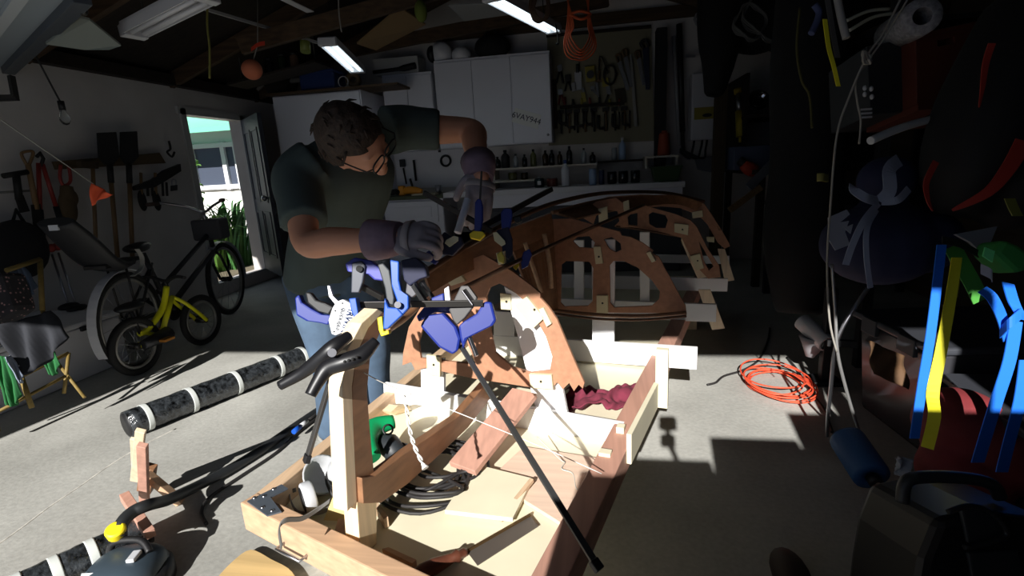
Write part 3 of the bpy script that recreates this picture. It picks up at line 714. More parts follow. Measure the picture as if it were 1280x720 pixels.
# green power tool
s = thing('random_orbit_sander', 'green and black power sander lying behind the stem in the jig', 'sander', bed(475,560))
gp = cr([bed(492,527,.42), bed(468,535,.42), bed(458,553,.41), bed(466,574,.38)],4)
obj('body', MB().tube(gp, crv([.022,.032,.034,.026],4), 14), M('tool_green', (14,150,90), .4), s)
obj('motor_housing', MB().tube([bed(500,572,.36), bed(486,556,.38), bed(474,548,.38)], [.03,.036,.02], 14), M('tool_dark', (40,44,48), .5), s)
obj('dust_port', MB().lathe([(.011,.0),(.016,0),(.017,.02),(.012,.02),(.011,.004)], bed(485,537,.44), CC-bed(485,537,.44), 16, cap=False), blackp, s)
obj('sanding_pad', MB().cyl(bed(500,572,.288), bed(500,572,.35), .045, 20), rubber, s)
# respirator
s = thing('respirator', 'grey half-mask respirator with a filter cartridge on the jig corner', 'respirator', bed(390,610))
gm = M('mask_grey', (176,178,180), .6)
m0 = bed(402,596,.335)
axm = (A(1,-.2,d=1)-A(0,0,d=1)).normalized()
def maskfn(p): return V((p.x, p.y*(1 if p.y < 0 else 1.25), p.z))
ms = MB().lathe([(.012,-.055),(.032,-.045),(.048,-.02),(.056,.012),(.06,.02),(.053,.018),(.044,-.012),(.028,-.034),(.01,-.04)], m0, (CC-m0).normalized()*.5+UP*.35+CR*.3, 22)
obj('face_piece', ms, gm, s)
f0, fx = bed(384,622,.325), (-CR*.55-CU*.15-FWD*.35).normalized()
fo = obj('filter_cartridge', MB().lathe([(.04,-.02),(.044,-.014),(.044,.008),(.04,.012)], f0, fx, 24), clw, s, bev=.001)
obj('filter_grid', MB().lathe([(.034,0),(.034,.003)], f0+fx*.012, fx, 24), blackp, fo)
obj('cartridge', MB().lathe([(.036,-.02),(.04,.01),(.036,.014)], bed(424,590,.33), CR*.8+UP*.2, 22), gm, s)
obj('strap', MB().ribbon(cr([bed(370,612,.31), bed(362,618,.30), bed(372,640,.29), bed(402,640,.295), bed(425,625,.3)],5), (0,0,.012)), M('strap_grey', (120,118,114), .8), s)
one('rubber_strap', MB().ribbon(cr([A(352,684,d=1.1), A(349,660,d=1.12), A(358,650,d=1.13), A(378,648,d=1.17), A(398,636,d=1.2), A(412,626,d=1.2)],5), CR*.004+UP*.012), M('strap_dark', (96,94,90), .7), 'grey strap hooked over the front rail of the jig', 'strap')
# crumpled red cloth
ra, rb, rc_ = bed(706,498,.30), bed(800,492,.30), bed(772,523,.29)
ux_ = (rb-ra); uy_ = V((-.0,-.14,0))
def ragfn(u, v):
    p = ra + ux_*(u*1.0) + V((0,.04-.17*v,0)) + ux_*(.05*sin(9*v))
    return p + V((.008*sin(12*u+3*v), .01*sin(20*u), .016+.014*sin(9*u+5*v)+.007*sin(13*v+4*u)+.005*sin(40*u+3*v)))
one('cloth_rag', MB().grid(ragfn, 44, 24), M('rag_red', (112,40,58), .95, kind='noise', amt=.25, scale=30), 'crumpled dark red cloth on the jig bed between cross planks', 'cloth', solid=.003)
# string line, cords
strm = M('string_white', (226,222,214), .9)
one('string_line', MB().tube(cr([A(455,466,d=1.2), A(482,480,d=1.25), A(520,495,d=1.3), A(600,527,d=1.34), A(680,560,d=1.37), A(752,592,d=1.38)],4), .0014, 5), strm, 'thin white string stretched from the stem across the jig bed', 'string')
tw = MB(); tp = [A(505,492,d=1.27), A(509,515,d=1.25), A(513,540,d=1.23), A(520,562,d=1.21), A(530,582,d=1.19)]
c_ = cr(tp, 8)
for ph in (0, pi): tw.tube([p+CR*.0035*cos(i*.8+ph)+FWD*.0035*sin(i*.8+ph) for i, p in enumerate(c_)], .0024, 6)
tw.tube([c_[-1], c_[-1].lerp(c_[-2], -2.2)], [.006,.009], 8)
one('twisted_cord', tw, strm, 'twisted white cord with frayed end hanging from the string line', 'cord')
one('wire_tie', MB().tube(cr([bed(671,546,.36), bed(700,574,.31), bed(706,578,.3), bed(702,586,.3), bed(716,592,.295), bed(720,610,.295), bed(728,616,.295), bed(718,622,.295)],5), .0018, 5), M('wire_pale', (190,186,176), .6), 'pale wire with kinked end on the jig bed near the right rail', 'wire')
# ------------------------------------------------------------------ floor at the left front
one('plywood_board', MB().prism(cr([A(x,y,Z=.015) for x,y in [(268,730),(290,706),(314,690),(340,702),(366,718),(372,750),(300,770)]],4), (0,0,.02)), M('floor_ply', (206,174,120), .6, kind='wood', axis=0, amt=.15, scale=4), 'yellowish plywood board with rounded corner on the floor in front of the jig', 'plywood', bev=.003)
wrapm = M('wrap_black', (44,47,50), .16, kind='noise', amt=.95, scale=38, bump=1.0, spec=.9); tape = M('tape_white', (206,210,206), .5)
def wrapped(p0, p1, r, label, ts):
    t = thing('wrapped_tube', label, 'tube', (p0+p1)/2, 'plastic wrapped tubes on the floor')
    ax = p1-p0; L = ax.length; d = ax.normalized(); prof = [(r*.86,.0)]
    prof = [(r*.84,.05),(r*.86,0),(r,0)]+[(r*(1+.02*sin(i*2.3)), L*i/24) for i in range(1,24)]+[(r,L),(r*.5,L)]
    obj('tube_body', MB().lathe(prof, p0, d, 26), wrapm, t)
    obj('end_cap', MB().lathe([(.001,-.001),(r*.9,-.001),(r*.9,.004),(.001,.004)], p0, d, 26, cap=False), blackp, t)  # black disc paints the shaded hollow end of the tube
    for k in ts: obj('tape_band', MB().lathe([(r*1.035, 0),(r*1.04,.004),(r*1.04,.022),(r*1.035,.026)], p0+d*L*k, d, 26, cap=False), tape, t, solid=.002)
    return t
wrapped(A(158,531,Z=.07), A(383,444,Z=.07), .066, 'black plastic-wrapped tube with white tape bands, the farther one beside the jig', (.07,.28,.52,.78,.95))
wrapped(A(186,660,Z=.055), A(0,750,Z=.055), .05, 'black plastic-wrapped tube with white tape bands, the nearer one behind the vacuum', (.38,.62,.85))
s = thing('trestle', 'rough wooden trestle of mixed offcuts standing by the end of the wrapped tube', 'trestle', A(195,630,Z=0))
def stick(p0, p1, w, h, mat, nm='leg'):
    obj(nm, MB().bar(p0, p1, w, h, CR), mat, s, bev=.002)
tA = A(172,536,Z=.42)
stick(A(169,600,Z=.1), A(176,538,Z=.4), .016, .03, fir_z, 'strut'); stick(A(166,548,Z=.36), A(168,592,Z=.14), .012, .014, fir_z, 'strut')
stick(A(181,634,Z=.0), A(178,556,Z=.36), .02, .03, red_wood)
stick(A(226,628,Z=.01), A(182,592,Z=.16), .028, .03, fir_x, 'brace'); stick(A(182,612,Z=.05), A(186,582,Z=.18), .03, .05, brown_wood, 'block')
stick(A(156,620,Z=.12), A(188,668,Z=.1), .03, .03, red_wood, 'foot')
# shop vacuum
s = thing('shop_vacuum', 'grey workshop vacuum with yellow knob and thick black hose', 'vacuum', A(150,760,Z=0))
vg = M('vac_grey', (58,70,80), .4); vc = A(154,716,d=1.56); vx, vy = V((.96,.28,0)).normalized(), V((-.28,.96,0)).normalized()
obj('tank', MB().lathe([(.11,0),(.118,.01),(.12,max(.02,vc.z-.07)),(.118,max(.03,vc.z-.05))], V((vc.x,vc.y,.0)), UP, 28), M('vac_tank', (52,56,60), .5), s)
obj('rim', MB().lathe([(.124,-.06),(.13,-.055),(.13,-.02),(.112,0)], vc, UP, 28), blackp, s)
def lidfn(p):
    s_ = lambda v: (1 if v > 0 else -1)*abs(v)**.75
    return V((s_(p.x), s_(p.y), (p.z**.8 if p.z > 0 else p.z*.3)))
lid = obj('lid', MB().ell(vc+V((0,0,-.03)), (.112,.112,.085), (vx, vy, UP), 28, 16, lidfn), vg, s)
pq = lambda x, y, z: vc+vx*x+vy*y+UP*z
obj('handle', MB().tube(cr([pq(-.07,.06,.02), pq(-.05,.065,.062), pq(.035,.05,.07), pq(.075,.02,.045)],5), .011, 8), blackp, lid)
obj('label', MB().box(pq(-.06,-.055,.04), (.034,.028,.003), (vx-UP*.1), (vy*.8+UP*.6)), clw, lid)
obj('switch', MB().box(pq(.045,-.005,.056), (.024,.044,.012), vx, vy), clw, lid, bev=.003)
kb = A(145,664,d=1.6); obj('knob', MB().lathe([(.016,-.026),(.027,-.016),(.028,.011),(.022,.016)], kb, UP*.8+CR*.2-FWD*.4, 18), yellowp, s, bev=.001)
hp_ = cr([A(x,y,d=dd) for x,y,dd in [(150,672,1.6),(152,655,1.62),(166,640,1.66),(186,631,1.70)]]+[A(212,624,Z=.10), A(250,606,Z=.04), A(290,585,Z=.025), A(330,560,Z=.025), A(372,531,Z=.025), A(400,512,Z=.025)],6)
obj('hose', MB().tube(hp_, .02, 10), M('hose_black', (34,36,38), .5), s)
one('extension_lead', MB().tube(cr([A(258,655,Z=.008), A(252,640,Z=.008), A(262,622,Z=.008), A(300,596,Z=.008), A(345,566,Z=.008), A(372,541,Z=.01), A(400,520,Z=.01)],5), .0065, 8), cab, 'thin black lead on the floor beside the vacuum hose', 'cable')
s = thing('cord_plug', 'bright blue plug joining a black cord on the floor by the jeans', 'plug', A(377,533,Z=.03))
obj('plug_body', MB().cyl(A(367,540,Z=.05), A(375,533,Z=.05), .012, 12), blue_bright, s); obj('plug_collar', MB().cyl(A(375,533,Z=.05), A(384,526,Z=.05), .010, 12), clw, s)
obj('cord', MB().tube([A(384,526,Z=.05), A(395,518,Z=.05), A(410,505,Z=.03)], .006, 8), cab, s)
# ------------------------------------------------------------------ left side of the garage
WX = -3.93
def Wl(x, y, o=0): return A(x, y, X=WX+o)
def wpoly(mb, pts, th=.012, o=0): return mb.prism([Wl(x,y,o) for x,y in pts], (th,0,0))
tool_iron = M('tool_iron', (34,32,30), .6, .3); ash = M('ash_handle', (120,92,58), .6, kind='wood', axis=2, amt=.2); dgreen_h = M('dark_handle', (52,46,34), .6)
redp = M('red_paint', (140,44,34), .5)
# white chest along the wall
ch = thing('chest', 'low white chest with black handle standing along the left wall', 'chest', (-3.6,2.2,0))
obj('cabinet_body', MB().lohi((-3.97,1.2,.0),(-3.3,2.93,.33)), white_paint, ch, bev=.012)
obj('lid', MB().lohi((-3.97,1.19,.335),(-3.29,2.94,.37)), white_paint, ch, bev=.012)
obj('handle', MB().box((-3.283,2.70,.325), (.02,.13,.03)), blackp, ch, bev=.004)
# bulb on a cord
b0 = A(77,132,X=-3.6); s = thing('light_bulb', 'bare clear light bulb hanging on a black cord near left wall', 'light bulb', b0)
obj('cord', MB().tube(cr([V((-3.6,b0.y-.16,2.28)), A(66,110,X=-3.6), b0+V((0,0,.02))],5), .006, 6), blackp, s)
obj('socket', MB().cyl(b0+V((0,0,.03)), b0-V((0,0,.03)), .02), blackp, s)
obj('glass', MB().lathe([(.014,-.02),(.02,-.04),(.032,-.075),(.03,-.10),(.018,-.122),(.002,-.128)], b0, UP, 16), glassm, s)
# tool rack board
one('tool_rack', wpoly(MB(), [(66,202),(198,191),(206,204),(70,212)], .03), M('rack_wood', (86,70,46), .8, kind='wood', axis=1, amt=.2), 'long brown wooden rack board fixed on the left wall with tools on it', 'rack', bev=.003)
def shovel(bl, h0, h1, label):
    t = thing('shovel', label, 'shovel', Wl(*h1))
    m = MB(); wpoly(m, bl, .012, .09); obj('blade', m, tool_iron, t, bev=.003)
    obj('socket', MB().cyl(Wl(*h0,.09), Wl(h0[0]*.8+h1[0]*.2, h0[1]*.8+h1[1]*.2, .09), .022), tool_iron, t)
    obj('handle', MB().cyl(Wl(h0[0]*.8+h1[0]*.2, h0[1]*.8+h1[1]*.2, .09), Wl(*h1,.06), .017), ash, t)
shovel([(121,166),(145,165),(149,196),(142,205),(131,206),(123,197)], (137,205), (147,322), 'square shovel hung blade up, the one nearer the orange pennant')
shovel([(150,165),(171,164),(173,196),(166,204),(156,205),(150,196)], (161,204), (166,330), 'square shovel hung blade up, the one nearer the open side door')
t = thing('broom', 'push broom hanging head up under the two shovels', 'broom', Wl(118,320))
obj('head', wpoly(MB(), [(98,201),(121,203),(120,211),(99,209)], .05, .08), M('bristle', (60,46,30), .9), t); obj('handle', MB().cyl(Wl(116,210,.08), Wl(121,330,.05), .014), ash, t)
t = thing('t_handled_tool', 'black T-shaped tool hanging highest at the far left of the wall', 'tool', Wl(20,260))
obj('crossbar', MB().cyl(Wl(4,220,.05), Wl(34,215,.05), .018), tool_iron, t); obj('shaft', MB().cyl(Wl(20,218,.05), Wl(24,250,.05), .022), tool_iron, t); obj('blade', wpoly(MB(), [(20,248),(28,244),(36,264),(26,266)], .02, .05), tool_iron, t)
t = thing('spade', 'spade with D-shaped wooden grip hanging beside the red-armed loppers', 'spade', Wl(46,290))
obj('grip', MB().tube(cr([Wl(x,y,.05) for x,y in [(34,207),(27,194),(30,190),(40,189),(41,194),(36,207)]],4), .010, 7), ash, t); obj('shaft', MB().cyl(Wl(35,205,.05), Wl(46,262,.05), .017), ash, t)
obj('blade', wpoly(MB(), [(39,256),(50,255),(54,290),(48,300),(43,290)], .012, .05), tool_iron, t)
t = thing('loppers', 'long loppers with red arms and black grips hung open on the wall', 'loppers', Wl(65,300))
obj('jaws', MB().tube([Wl(x,y,.04) for x,y in [(46,196),(50,191),(54,198),(51,208)]], .012, 7), tool_iron, t)
for a in (((48,204),(50,262),(54,308)), ((53,205),(70,258),(83,300))):
    g_ = obj('arm', MB().cyl(Wl(*a[0],.04), Wl(*a[1],.04), .014), redp, t); obj('grip', MB().cyl(Wl(*a[1],.04), Wl(*a[2],.04), .019), blackp, g_)
t = thing('work_glove', 'tan leather mitt hanging on the wall above the paired metal rods', 'glove', Wl(84,275))
mm = MB(); mm.ell(Wl(85,260,.05), (.04,.065,.12), None, 14, 10); mm.ell(Wl(91,247,.05), (.035,.035,.06)); mm.tube([Wl(84,246,.05), Wl(83,232,.05)], [.045,.04], 10); remesh(obj('mitt', mm, M('tan_leather', (84,66,42), .8), t), .012, 3)
one('red_strap', MB().tube(cr([Wl(x,y,.05) for x,y in [(76,206),(75,222),(80,232),(88,226),(86,208)]],4), .012, 6), redp, 'dull red strap looped over the left end of rack board', 'strap')
for i, (x, lab) in enumerate(((178,'hand trowel with oval black blade, the one nearer the shovels'), (196,'hand trowel with oval black blade, the one under the padlock'))):
    t = thing('hand_trowel', lab, 'trowel', Wl(x,262)); obj('handle', MB().cyl(Wl(x-2,216,.05), Wl(x-1,243,.05), .012), ash, t)
    obj('blade', MB().ell(Wl(x,251,.05), (.012,.045,.09), None, 12, 8), tool_iron, t)
t = thing('hanging_bracket', 'black slanted steel bracket hooked on the wall beside the side door', 'bracket', Wl(205,225))
obj('plate', wpoly(MB(), [(166,233),(190,224),(204,213),(224,205),(225,214),(206,226),(192,234),(168,238)], .03, .05), tool_iron, t)
for x in (184, 190, 203, 208): obj('hook', MB().cyl(Wl(x,228,.05), Wl(x+1,245,.05), .01), tool_iron, t)
t = thing('padlock', 'small padlock hanging from the end of the slanted bracket', 'padlock', Wl(217,240)); obj('lock_body', wpoly(MB(), [(214,232),(221,231),(221,238),(214,239)], .02, .06), dsteel, t, bev=.003)
obj('shackle', MB().tube(cr([Wl(x,y,.06) for x,y in [(215,232),(215,226),(217,224),(220,226),(220,232)]],4), .005, 6), steel, t)
one('wall_hook', MB().tube(cr([Wl(x,y,.04) for x,y in [(211,176),(213,186),(209,190),(215,196),(218,190)]],4), .01, 6), tool_iron, 'dark coiled hook on the wall above the slanted bracket', 'hook')
for i, (a, b, lab) in enumerate((((65,318),(86,382),'thin shiny rod with red knob, the one nearer the yellow frame'), ((73,316),(96,384),'thin shiny rod with red knob, the one farther from yellow frame'))):
    t = thing('metal_rod', lab, 'rod', Wl(*b,.25)); obj('shaft', MB().cyl(Wl(*a,.1), A(b[0],b[1],X=-3.66), .007), steel, t); obj('knob', MB().ell(Wl(a[0]-1,a[1]-8,.1), (.025,.035,.03), None, 10, 8), redp, t)
    obj('foot', MB().ell(A(b[0],b[1]+1,X=-3.66), (.05,.07,.025), None, 10, 8), blackp, t)
mm = MB(); mm.ell(Wl(24,312,.1), (.06,.19,.20), None, 14, 10); mm.tube([Wl(16,278,.08), Wl(20,262,.05), Wl(30,278,.08)], .012, 6); one('cloth_bag', mm, M('bag_black', (26,26,28), .9), 'black cloth bag hanging on the left wall at the edge of view', 'bag')
one('towel_rail', MB().cyl(Wl(-6,241,.03), Wl(46,238,.03), .008), M('rail_grey', (110,108,104), .5), 'thin grey rail on the wall behind the T-shaped tool', 'rail')
# drying frames and cloths
yw = M('yellow_wood', (122,102,50), .7, kind='wood', axis=1, amt=.2)
t = thing('drying_frame', 'yellowish folding wooden frame draped with dark cloth before the white chest', 'frame', A(70,510,Z=0))
dF = 2.75
def fb(a, b, r=.009, da=dF, db=dF): obj('rod', MB().cyl(A(*a,d=da), A(*b,d=db), r, 8), yw, t)
fb((-20,494),(86,441),.010,2.55,2.85); fb((86,441),(80,492),.009,2.85,2.8); fb((66,446),(106,497),.009,2.85,2.8); fb((-20,524),(82,470),.009,2.5,2.8); fb((26,470),(40,510),.012,2.65,2.65); fb((-4,540),(-14,470),.014,2.5,2.5)
t2 = thing('wooden_rack', 'narrow yellow wooden upright frame below the loppers', 'frame', A(50,420,d=3.0)); t = t2
fb((8,338),(50,324),.014,2.9,3.1); fb((50,324),(53,388),.014,3.1,3.1); fb((53,388),(70,425),.012,3.1,3.1)
def drape(name, quad, mat, label, cat, amp=.015, nu=18, nv=18, ds=None, **k):
    a, b, c_, d_ = [A(*q[:2], d=q[2]) for q in quad]
    def fn(u, v):
        p = a.lerp(b, u).lerp(d_.lerp(c_, u), v); return p - FWD*(amp*sin(15*u+3*v)+amp*.6*sin(7*v+9*u)) - UP*(.03*sin(pi*u)*v)
    return one(name, MB().grid(fn, nu, nv), mat, label, cat, solid=.004, **k)
drape('jacket', [(-6,408,2.55),(66,388,2.72),(84,422,2.70),(30,470,2.5)], M('jacket_dark', (40,42,48), .9, kind='noise', amt=.2), 'dark jacket thrown over the drying frame', 'jacket')
drape('green_towel', [(48,440,2.70),(64,432,2.74),(74,455,2.72),(62,468,2.7)], M('green_towel', (34,100,52), .95), 'small green cloth hanging under the dark jacket near the chest', 'towel', .008)
drape('green_towel', [(-8,444,2.46),(10,446,2.48),(26,494,2.48),(8,506,2.44)], MATS['green_towel'], 'larger green cloth hanging at the left edge of the drying frame', 'towel', .01)
drape('grey_towel', [(8,446,2.47),(14,444,2.5),(28,470,2.49),(22,474,2.47)], M('towel_bluegrey', (130,140,158), .95), 'folded pale blue-grey cloth beside the larger green cloth', 'towel', .006)
drape('blue_cloth', [(14,340,2.95),(30,332,3.0),(46,358,3.0),(30,366,2.95)], M('cloth_blue', (84,96,116), .95), 'grey-blue cloth hanging in the narrow yellow upright frame', 'cloth', .01)
def patt():
    m = M('bag_pattern', (60,52,54), .9); nt = m.node_tree; v = nt.nodes.new('ShaderNodeTexVoronoi'); v.inputs['Scale'].default_value = 45; r = nt.nodes.new('ShaderNodeValToRGB')
    r.color_ramp.elements[0].color = lin((170,130,130)); r.color_ramp.elements[1].color = lin((42,40,44)); r.color_ramp.elements[0].position = .12; r.color_ramp.elements[1].position = .3
    tc = nt.nodes.new('ShaderNodeTexCoord'); nt.links.new(tc.outputs['Object'], v.inputs['Vector']); nt.links.new(v.outputs['Distance'], r.inputs['Fac']); nt.links.new(r.outputs['Color'], nt.nodes['Principled BSDF'].inputs['Base Color']); return m
bgm = MB().prism([A(x,y,d=2.72) for x,y in [(-8,352),(16,338),(34,388),(14,402),(-8,408)]], FWD*.14)
one('tote_bag', bgm, patt(), 'bag with small speckled pattern at the left edge above dark jacket', 'bag', bev=.03)
# string with orange pennant
t = thing('pennant', 'orange triangular pennant hanging on a thin pale string', 'pennant', A(122,242,d=2.5))
obj('string', MB().tube([A(-30,128,d=1.5), A(117,230,d=2.5)], .0022, 5), M('string_grey', (130,130,126), .8), t)
a, b, c_ = A(115,228,d=2.5), A(139,243,d=2.52), A(113,257,d=2.5)
obj('flag', MB().grid(lambda u, v: a.lerp(b, u).lerp(c_.lerp(b, u), v)-FWD*.012*sin(9*u+4*v), 12, 10), M('flag_orange', (214,80,36), .7), t, solid=.002)
# bicycles
def wheel(root, c, R, sd, fd, tire=.02, rimm=None, name='wheel'):
    w_ = obj(name, MB().tube([c+fd*R*cos(2*pi*i/40)+UP*R*sin(2*pi*i/40) for i in range(40)], tire, 8, closed=True), rubber, root)
    obj('rim', MB().tube([c+fd*(R-.03)*cos(2*pi*i/40)+UP*(R-.03)*sin(2*pi*i/40) for i in range(40)], .012, 6, closed=True), rimm or M('rim_grey', (150,148,144), .4, .5), w_)
    sp = MB()
    for i in range(14):
        a = 2*pi*i/14; sp.tube([c+sd*.02*(1 if i%2 else -1), c+fd*(R-.03)*cos(a)+UP*(R-.03)*sin(a)], .0016, 4)
    obj('spokes', sp, steel, w_); obj('hub', MB().cyl(c-sd*.04, c+sd*.04, .022), dsteel, w_)
def arc(c, R, fd, a0, a1, n=16): return [c+fd*R*cos(radians(a0+(a1-a0)*i/n))+UP*R*sin(radians(a0+(a1-a0)*i/n)) for i in range(n+1)]
cr0, cf0 = A(178,460,Z=0), A(291,392,Z=0); cr0.z = cf0.z = 0
fd = (cf0-cr0).normalized(); sd = V((-fd.y, fd.x, 0)); R_ = .31
bk = thing('bicycle', 'dark adult bicycle with white rear mudguard and child seat by the left wall', 'bicycle', (cr0+cf0)/2)
q = lambda f, z, s=0: cr0+fd*f+UP*z+sd*s
wb = (cf0-cr0).length
rw, fw = q(0,R_+.02), q(wb,R_+.02)
wheel(bk, rw, R_, sd, fd); wheel(bk, fw, R_, sd, fd)
bfm = M('bike_frame', (38,38,42), .4); fend = M('fender_white', (196,196,200), .4); fendg = M('fender_grey', (150,156,168), .4)
fr = MB(); bbk, sc_, hd0, hd1 = q(.42,.30), q(.34,.66), q(wb-.12,.62), q(wb-.16,.86)
for a, b, r in ((bbk, q(.27,.74), .018), (bbk, hd0, .022), (q(.33,.45), hd1-UP*.1, .018), (hd0, hd1, .02), (rw+sd*.05, bbk, .01), (rw-sd*.05, bbk, .01), (rw+sd*.05, sc_, .009), (rw-sd*.05, sc_, .009)): fr.cyl(a, b, r, 10)
obj('frame', fr, bfm, bk)
fk = MB()
for s_ in (-1,1): fk.tube([hd0, hd0+sd*.05*s_-UP*.06, fw+sd*.05*s_], .012, 8)
obj('fork', fk, bfm, bk)
obj('rear_mudguard', MB().ribbon(arc(rw, R_+.035, fd, 60, 205), sd*.055), fend, bk); obj('front_mudguard', MB().ribbon(arc(fw, R_+.035, fd, -10, 120), sd*.055), fendg, bk)
obj('saddle', MB().ell(q(.24,.79), (.13,.075,.035), (fd, sd, UP), 16, 10, lambda p: V((p.x, p.y*(.75-.35*p.x), p.z))), blackp, bk)
hb = cr([q(wb-.40,1.05,.28), q(wb-.30,1.05,.24), q(wb-.2,1.0,.1), q(wb-.17,.95), q(wb-.2,1.0,-.1), q(wb-.30,1.05,-.24), q(wb-.40,1.05,-.28)],4)
hbo = obj('handlebar', MB().tube(hb, .011, 8).cyl(hd1, q(wb-.17,.95), .014), steel, bk)
for s_ in (-1,1): obj('grip', MB().cyl(q(wb-.43,1.05,.285*s_), q(wb-.33,1.05,.258*s_), .016), M('grip_brown', (70,52,44), .7), hbo)
fbk = obj('front_basket', MB().lohi((-.09,-.12,-.09),(.09,.12,.09)), M('basket_grey', (60,60,64), .7), bk, bev=.02, local=True); fbk.location = q(wb-.1,.80)-bk.location; fbk.rotation_euler = (0,0,atan2(fd.y,fd.x))
cks = MB(); cks.cyl(bbk-sd*.06, bbk+sd*.06, .02); cks.cyl(bbk-sd*.03, bbk-sd*.035, .09, 20); cks.bar(bbk-sd*.06, bbk-sd*.07+fd*.12-UP*.1, .015,.02); cks.bar(bbk+sd*.06, bbk+sd*.07-fd*.12+UP*.1, .015,.02)
obj('crankset', cks, dsteel, bk)
for s_ in (-1,1): obj('pedal', MB().box(bbk-sd*.11*s_*-1*-1+fd*.12*s_-UP*.1*s_, (.09,.07,.02), fd, sd), blackp, bk)
cs = obj('child_seat', MB().tube(cr([q(.06,.72), q(-.06,.72), q(-.16,.77), q(-.28,.90), q(-.40,1.03)],4), crv([.08,.11,.12,.12,.10],4), 14, flat=(V(q(.10,.5)-q(-.1,.1)),.35)), M('seat_dark', (20,20,23), .6), bk)
obj('reflector', MB().box(q(-.42,1.0), (.01,.05,.03), fd, sd), clw, cs); obj('harness', MB().ribbon(cr([q(.06,.80,-.1), q(.09,.74,-.1), q(.06,.67,-.1), q(-.04,.64,-.1)],4), sd*.03), M('harness_grey', (150,148,142), .8), cs)
obj('rear_rack', MB().box(q(-.02,.73), (.36,.13,.02), fd, sd).cyl(q(-.02,.72,.06), rw+sd*.05, .007).cyl(q(-.02,.72,-.06), rw-sd*.05, .007), dsteel, bk)
obj('kickstand', MB().cyl(q(.36,.3,.06), q(.30,.01,.17), .009), steel, bk)
k0, k1 = A(178,467,Z=0), A(258,430,Z=0); k0.z = k1.z = 0
fd2 = (k1-k0).normalized(); sd2 = V((-fd2.y, fd2.x, 0)); kb_ = (k1-k0).length; r2 = .17
kk = thing('kids_bicycle', 'small yellow childs bicycle leaning in front of the adult bicycle', 'bicycle', (k0+k1)/2)
u_ = lambda f, z, s=0: k0+fd2*f+UP*z+sd2*s
wheel(kk, u_(0,r2+.022), r2, sd2, fd2, .022); wheel(kk, u_(kb_,r2+.022), r2, sd2, fd2, .022)
ym = M('bike_yellow', (226,222,30), .4)
hdk0, hdk1 = u_(kb_*.62,.43), u_(kb_*.58,.51); bb2 = u_(kb_*.36,.20)
fr = MB(); fr.tube(cr([hdk1, u_(kb_*.45,.37), u_(kb_*.2,.27), u_(kb_*.08,.26)],4), .02, 10); fr.cyl(hdk0, bb2, .018); fr.cyl(u_(0,r2+.02,.04), bb2, .009); fr.cyl(u_(0,r2+.02,-.04), bb2, .009); fr.cyl(u_(kb_*.08,.27), bb2, .013)
obj('frame', fr, ym, kk)
fk = MB()
for s_ in (-1,1): fk.tube(cr([hdk0, u_(kb_*.72,.37,.04*s_), u_(kb_*.9,.26,.045*s_), u_(kb_,r2+.02,.045*s_)],4), .013, 8)
obj('fork', fk, ym, kk)
obj('saddle', MB().ell(u_(.02,.45), (.1,.06,.03), (fd2,sd2,UP), 12, 8).cyl(u_(.05,.26), u_(.02,.44), .012), blackp, kk)
obj('handlebar', MB().tube(cr([u_(kb_*.5,.58,.2), u_(kb_*.56,.58,.1), u_(kb_*.57,.55,0), u_(kb_*.56,.58,-.1), u_(kb_*.5,.58,-.2)],4), .012, 8).cyl(hdk1, u_(kb_*.57,.55), .013), blackp, kk)
obj('chain_guard', MB().tube([u_(.0,r2+.03,-.06), u_(kb_*.36,.21,-.06)], [.03,.05], 10, flat=(UP,1.0)), blackp, kk)
org = M('pedal_orange', (170,110,30), .5)
for s_ in (-1,1): obj('pedal', MB().box(u_(kb_*.36-.09*s_,.2,-.13*s_), (.08,.05,.018), fd2, sd2), org, kk, bev=.003)
# plants outside the side door
rnd = random.Random(11)
def strap_plant(c, n, h, mat, label, name, spread=.5):
    m = MB()
    for i in range(n):
        a = rnd.uniform(0,2*pi); L = h*rnd.uniform(.6,1.1); o = c+V((rnd.uniform(-.15,.15), rnd.uniform(-.2,.2),0)); dr = V((cos(a),sin(a),0)); w0 = rnd.uniform(.018,.03)
        sp = spread*rnd.uniform(.4,1.2); P = cr([o, o+UP*L*.5+dr*L*sp*.25, o+UP*L*.85+dr*L*sp*.6, o+UP*L*(1-.3*sp)+dr*L*sp*1.1],4); nn = dr.cross(UP)
        W = [nn*w0*2*(1-(k/(len(P)-1))**2*.95) for k in range(len(P))]; m.ribbon(P, W, .002)
    return one(name, m, mat, label, 'plant')
g1 = M('leaf_green', (58,104,50), .6, kind='noise', amt=.3); g2 = M('leaf_light', (110,160,70), .6, kind='noise', amt=.3)
pa = A(296,345,X=XL-.9); strap_plant(V((pa.x,pa.y,.05)), 90, .95, g1, 'dark strap-leaved plant growing outside, against the door leaf side', 'strap_leaf_plant', .55)
pb = A(268,340,X=XL-1.0); strap_plant(V((pb.x,pb.y-.1,.05)), 70, .8, g2, 'bright green leafy plant outside at the near side of the doorway', 'leafy_plant', .7)
pv = A(243,230,X=XL-1.3)
m = MB()
for i in range(140):
    p = V((pv.x+rnd.uniform(-.12,.12), pv.y+rnd.uniform(-.14,.1), rnd.uniform(.1,1.7))); dr = V((rnd.uniform(-1,1),rnd.uniform(-1,1),rnd.uniform(-.6,.6))).normalized(); s_ = dr.cross(UP).normalized()
    m.ribbon([p, p+dr*.05, p+dr*.1-UP*.02], [s_*.01, s_*.05, s_*.004], .002)
m.tube([V((pv.x,pv.y,.05)), V((pv.x,pv.y,1.7))], [.02,.01], 6)
one('climbing_plant', m, g2, 'tall slim climbing plant outside along the near door jamb', 'plant')
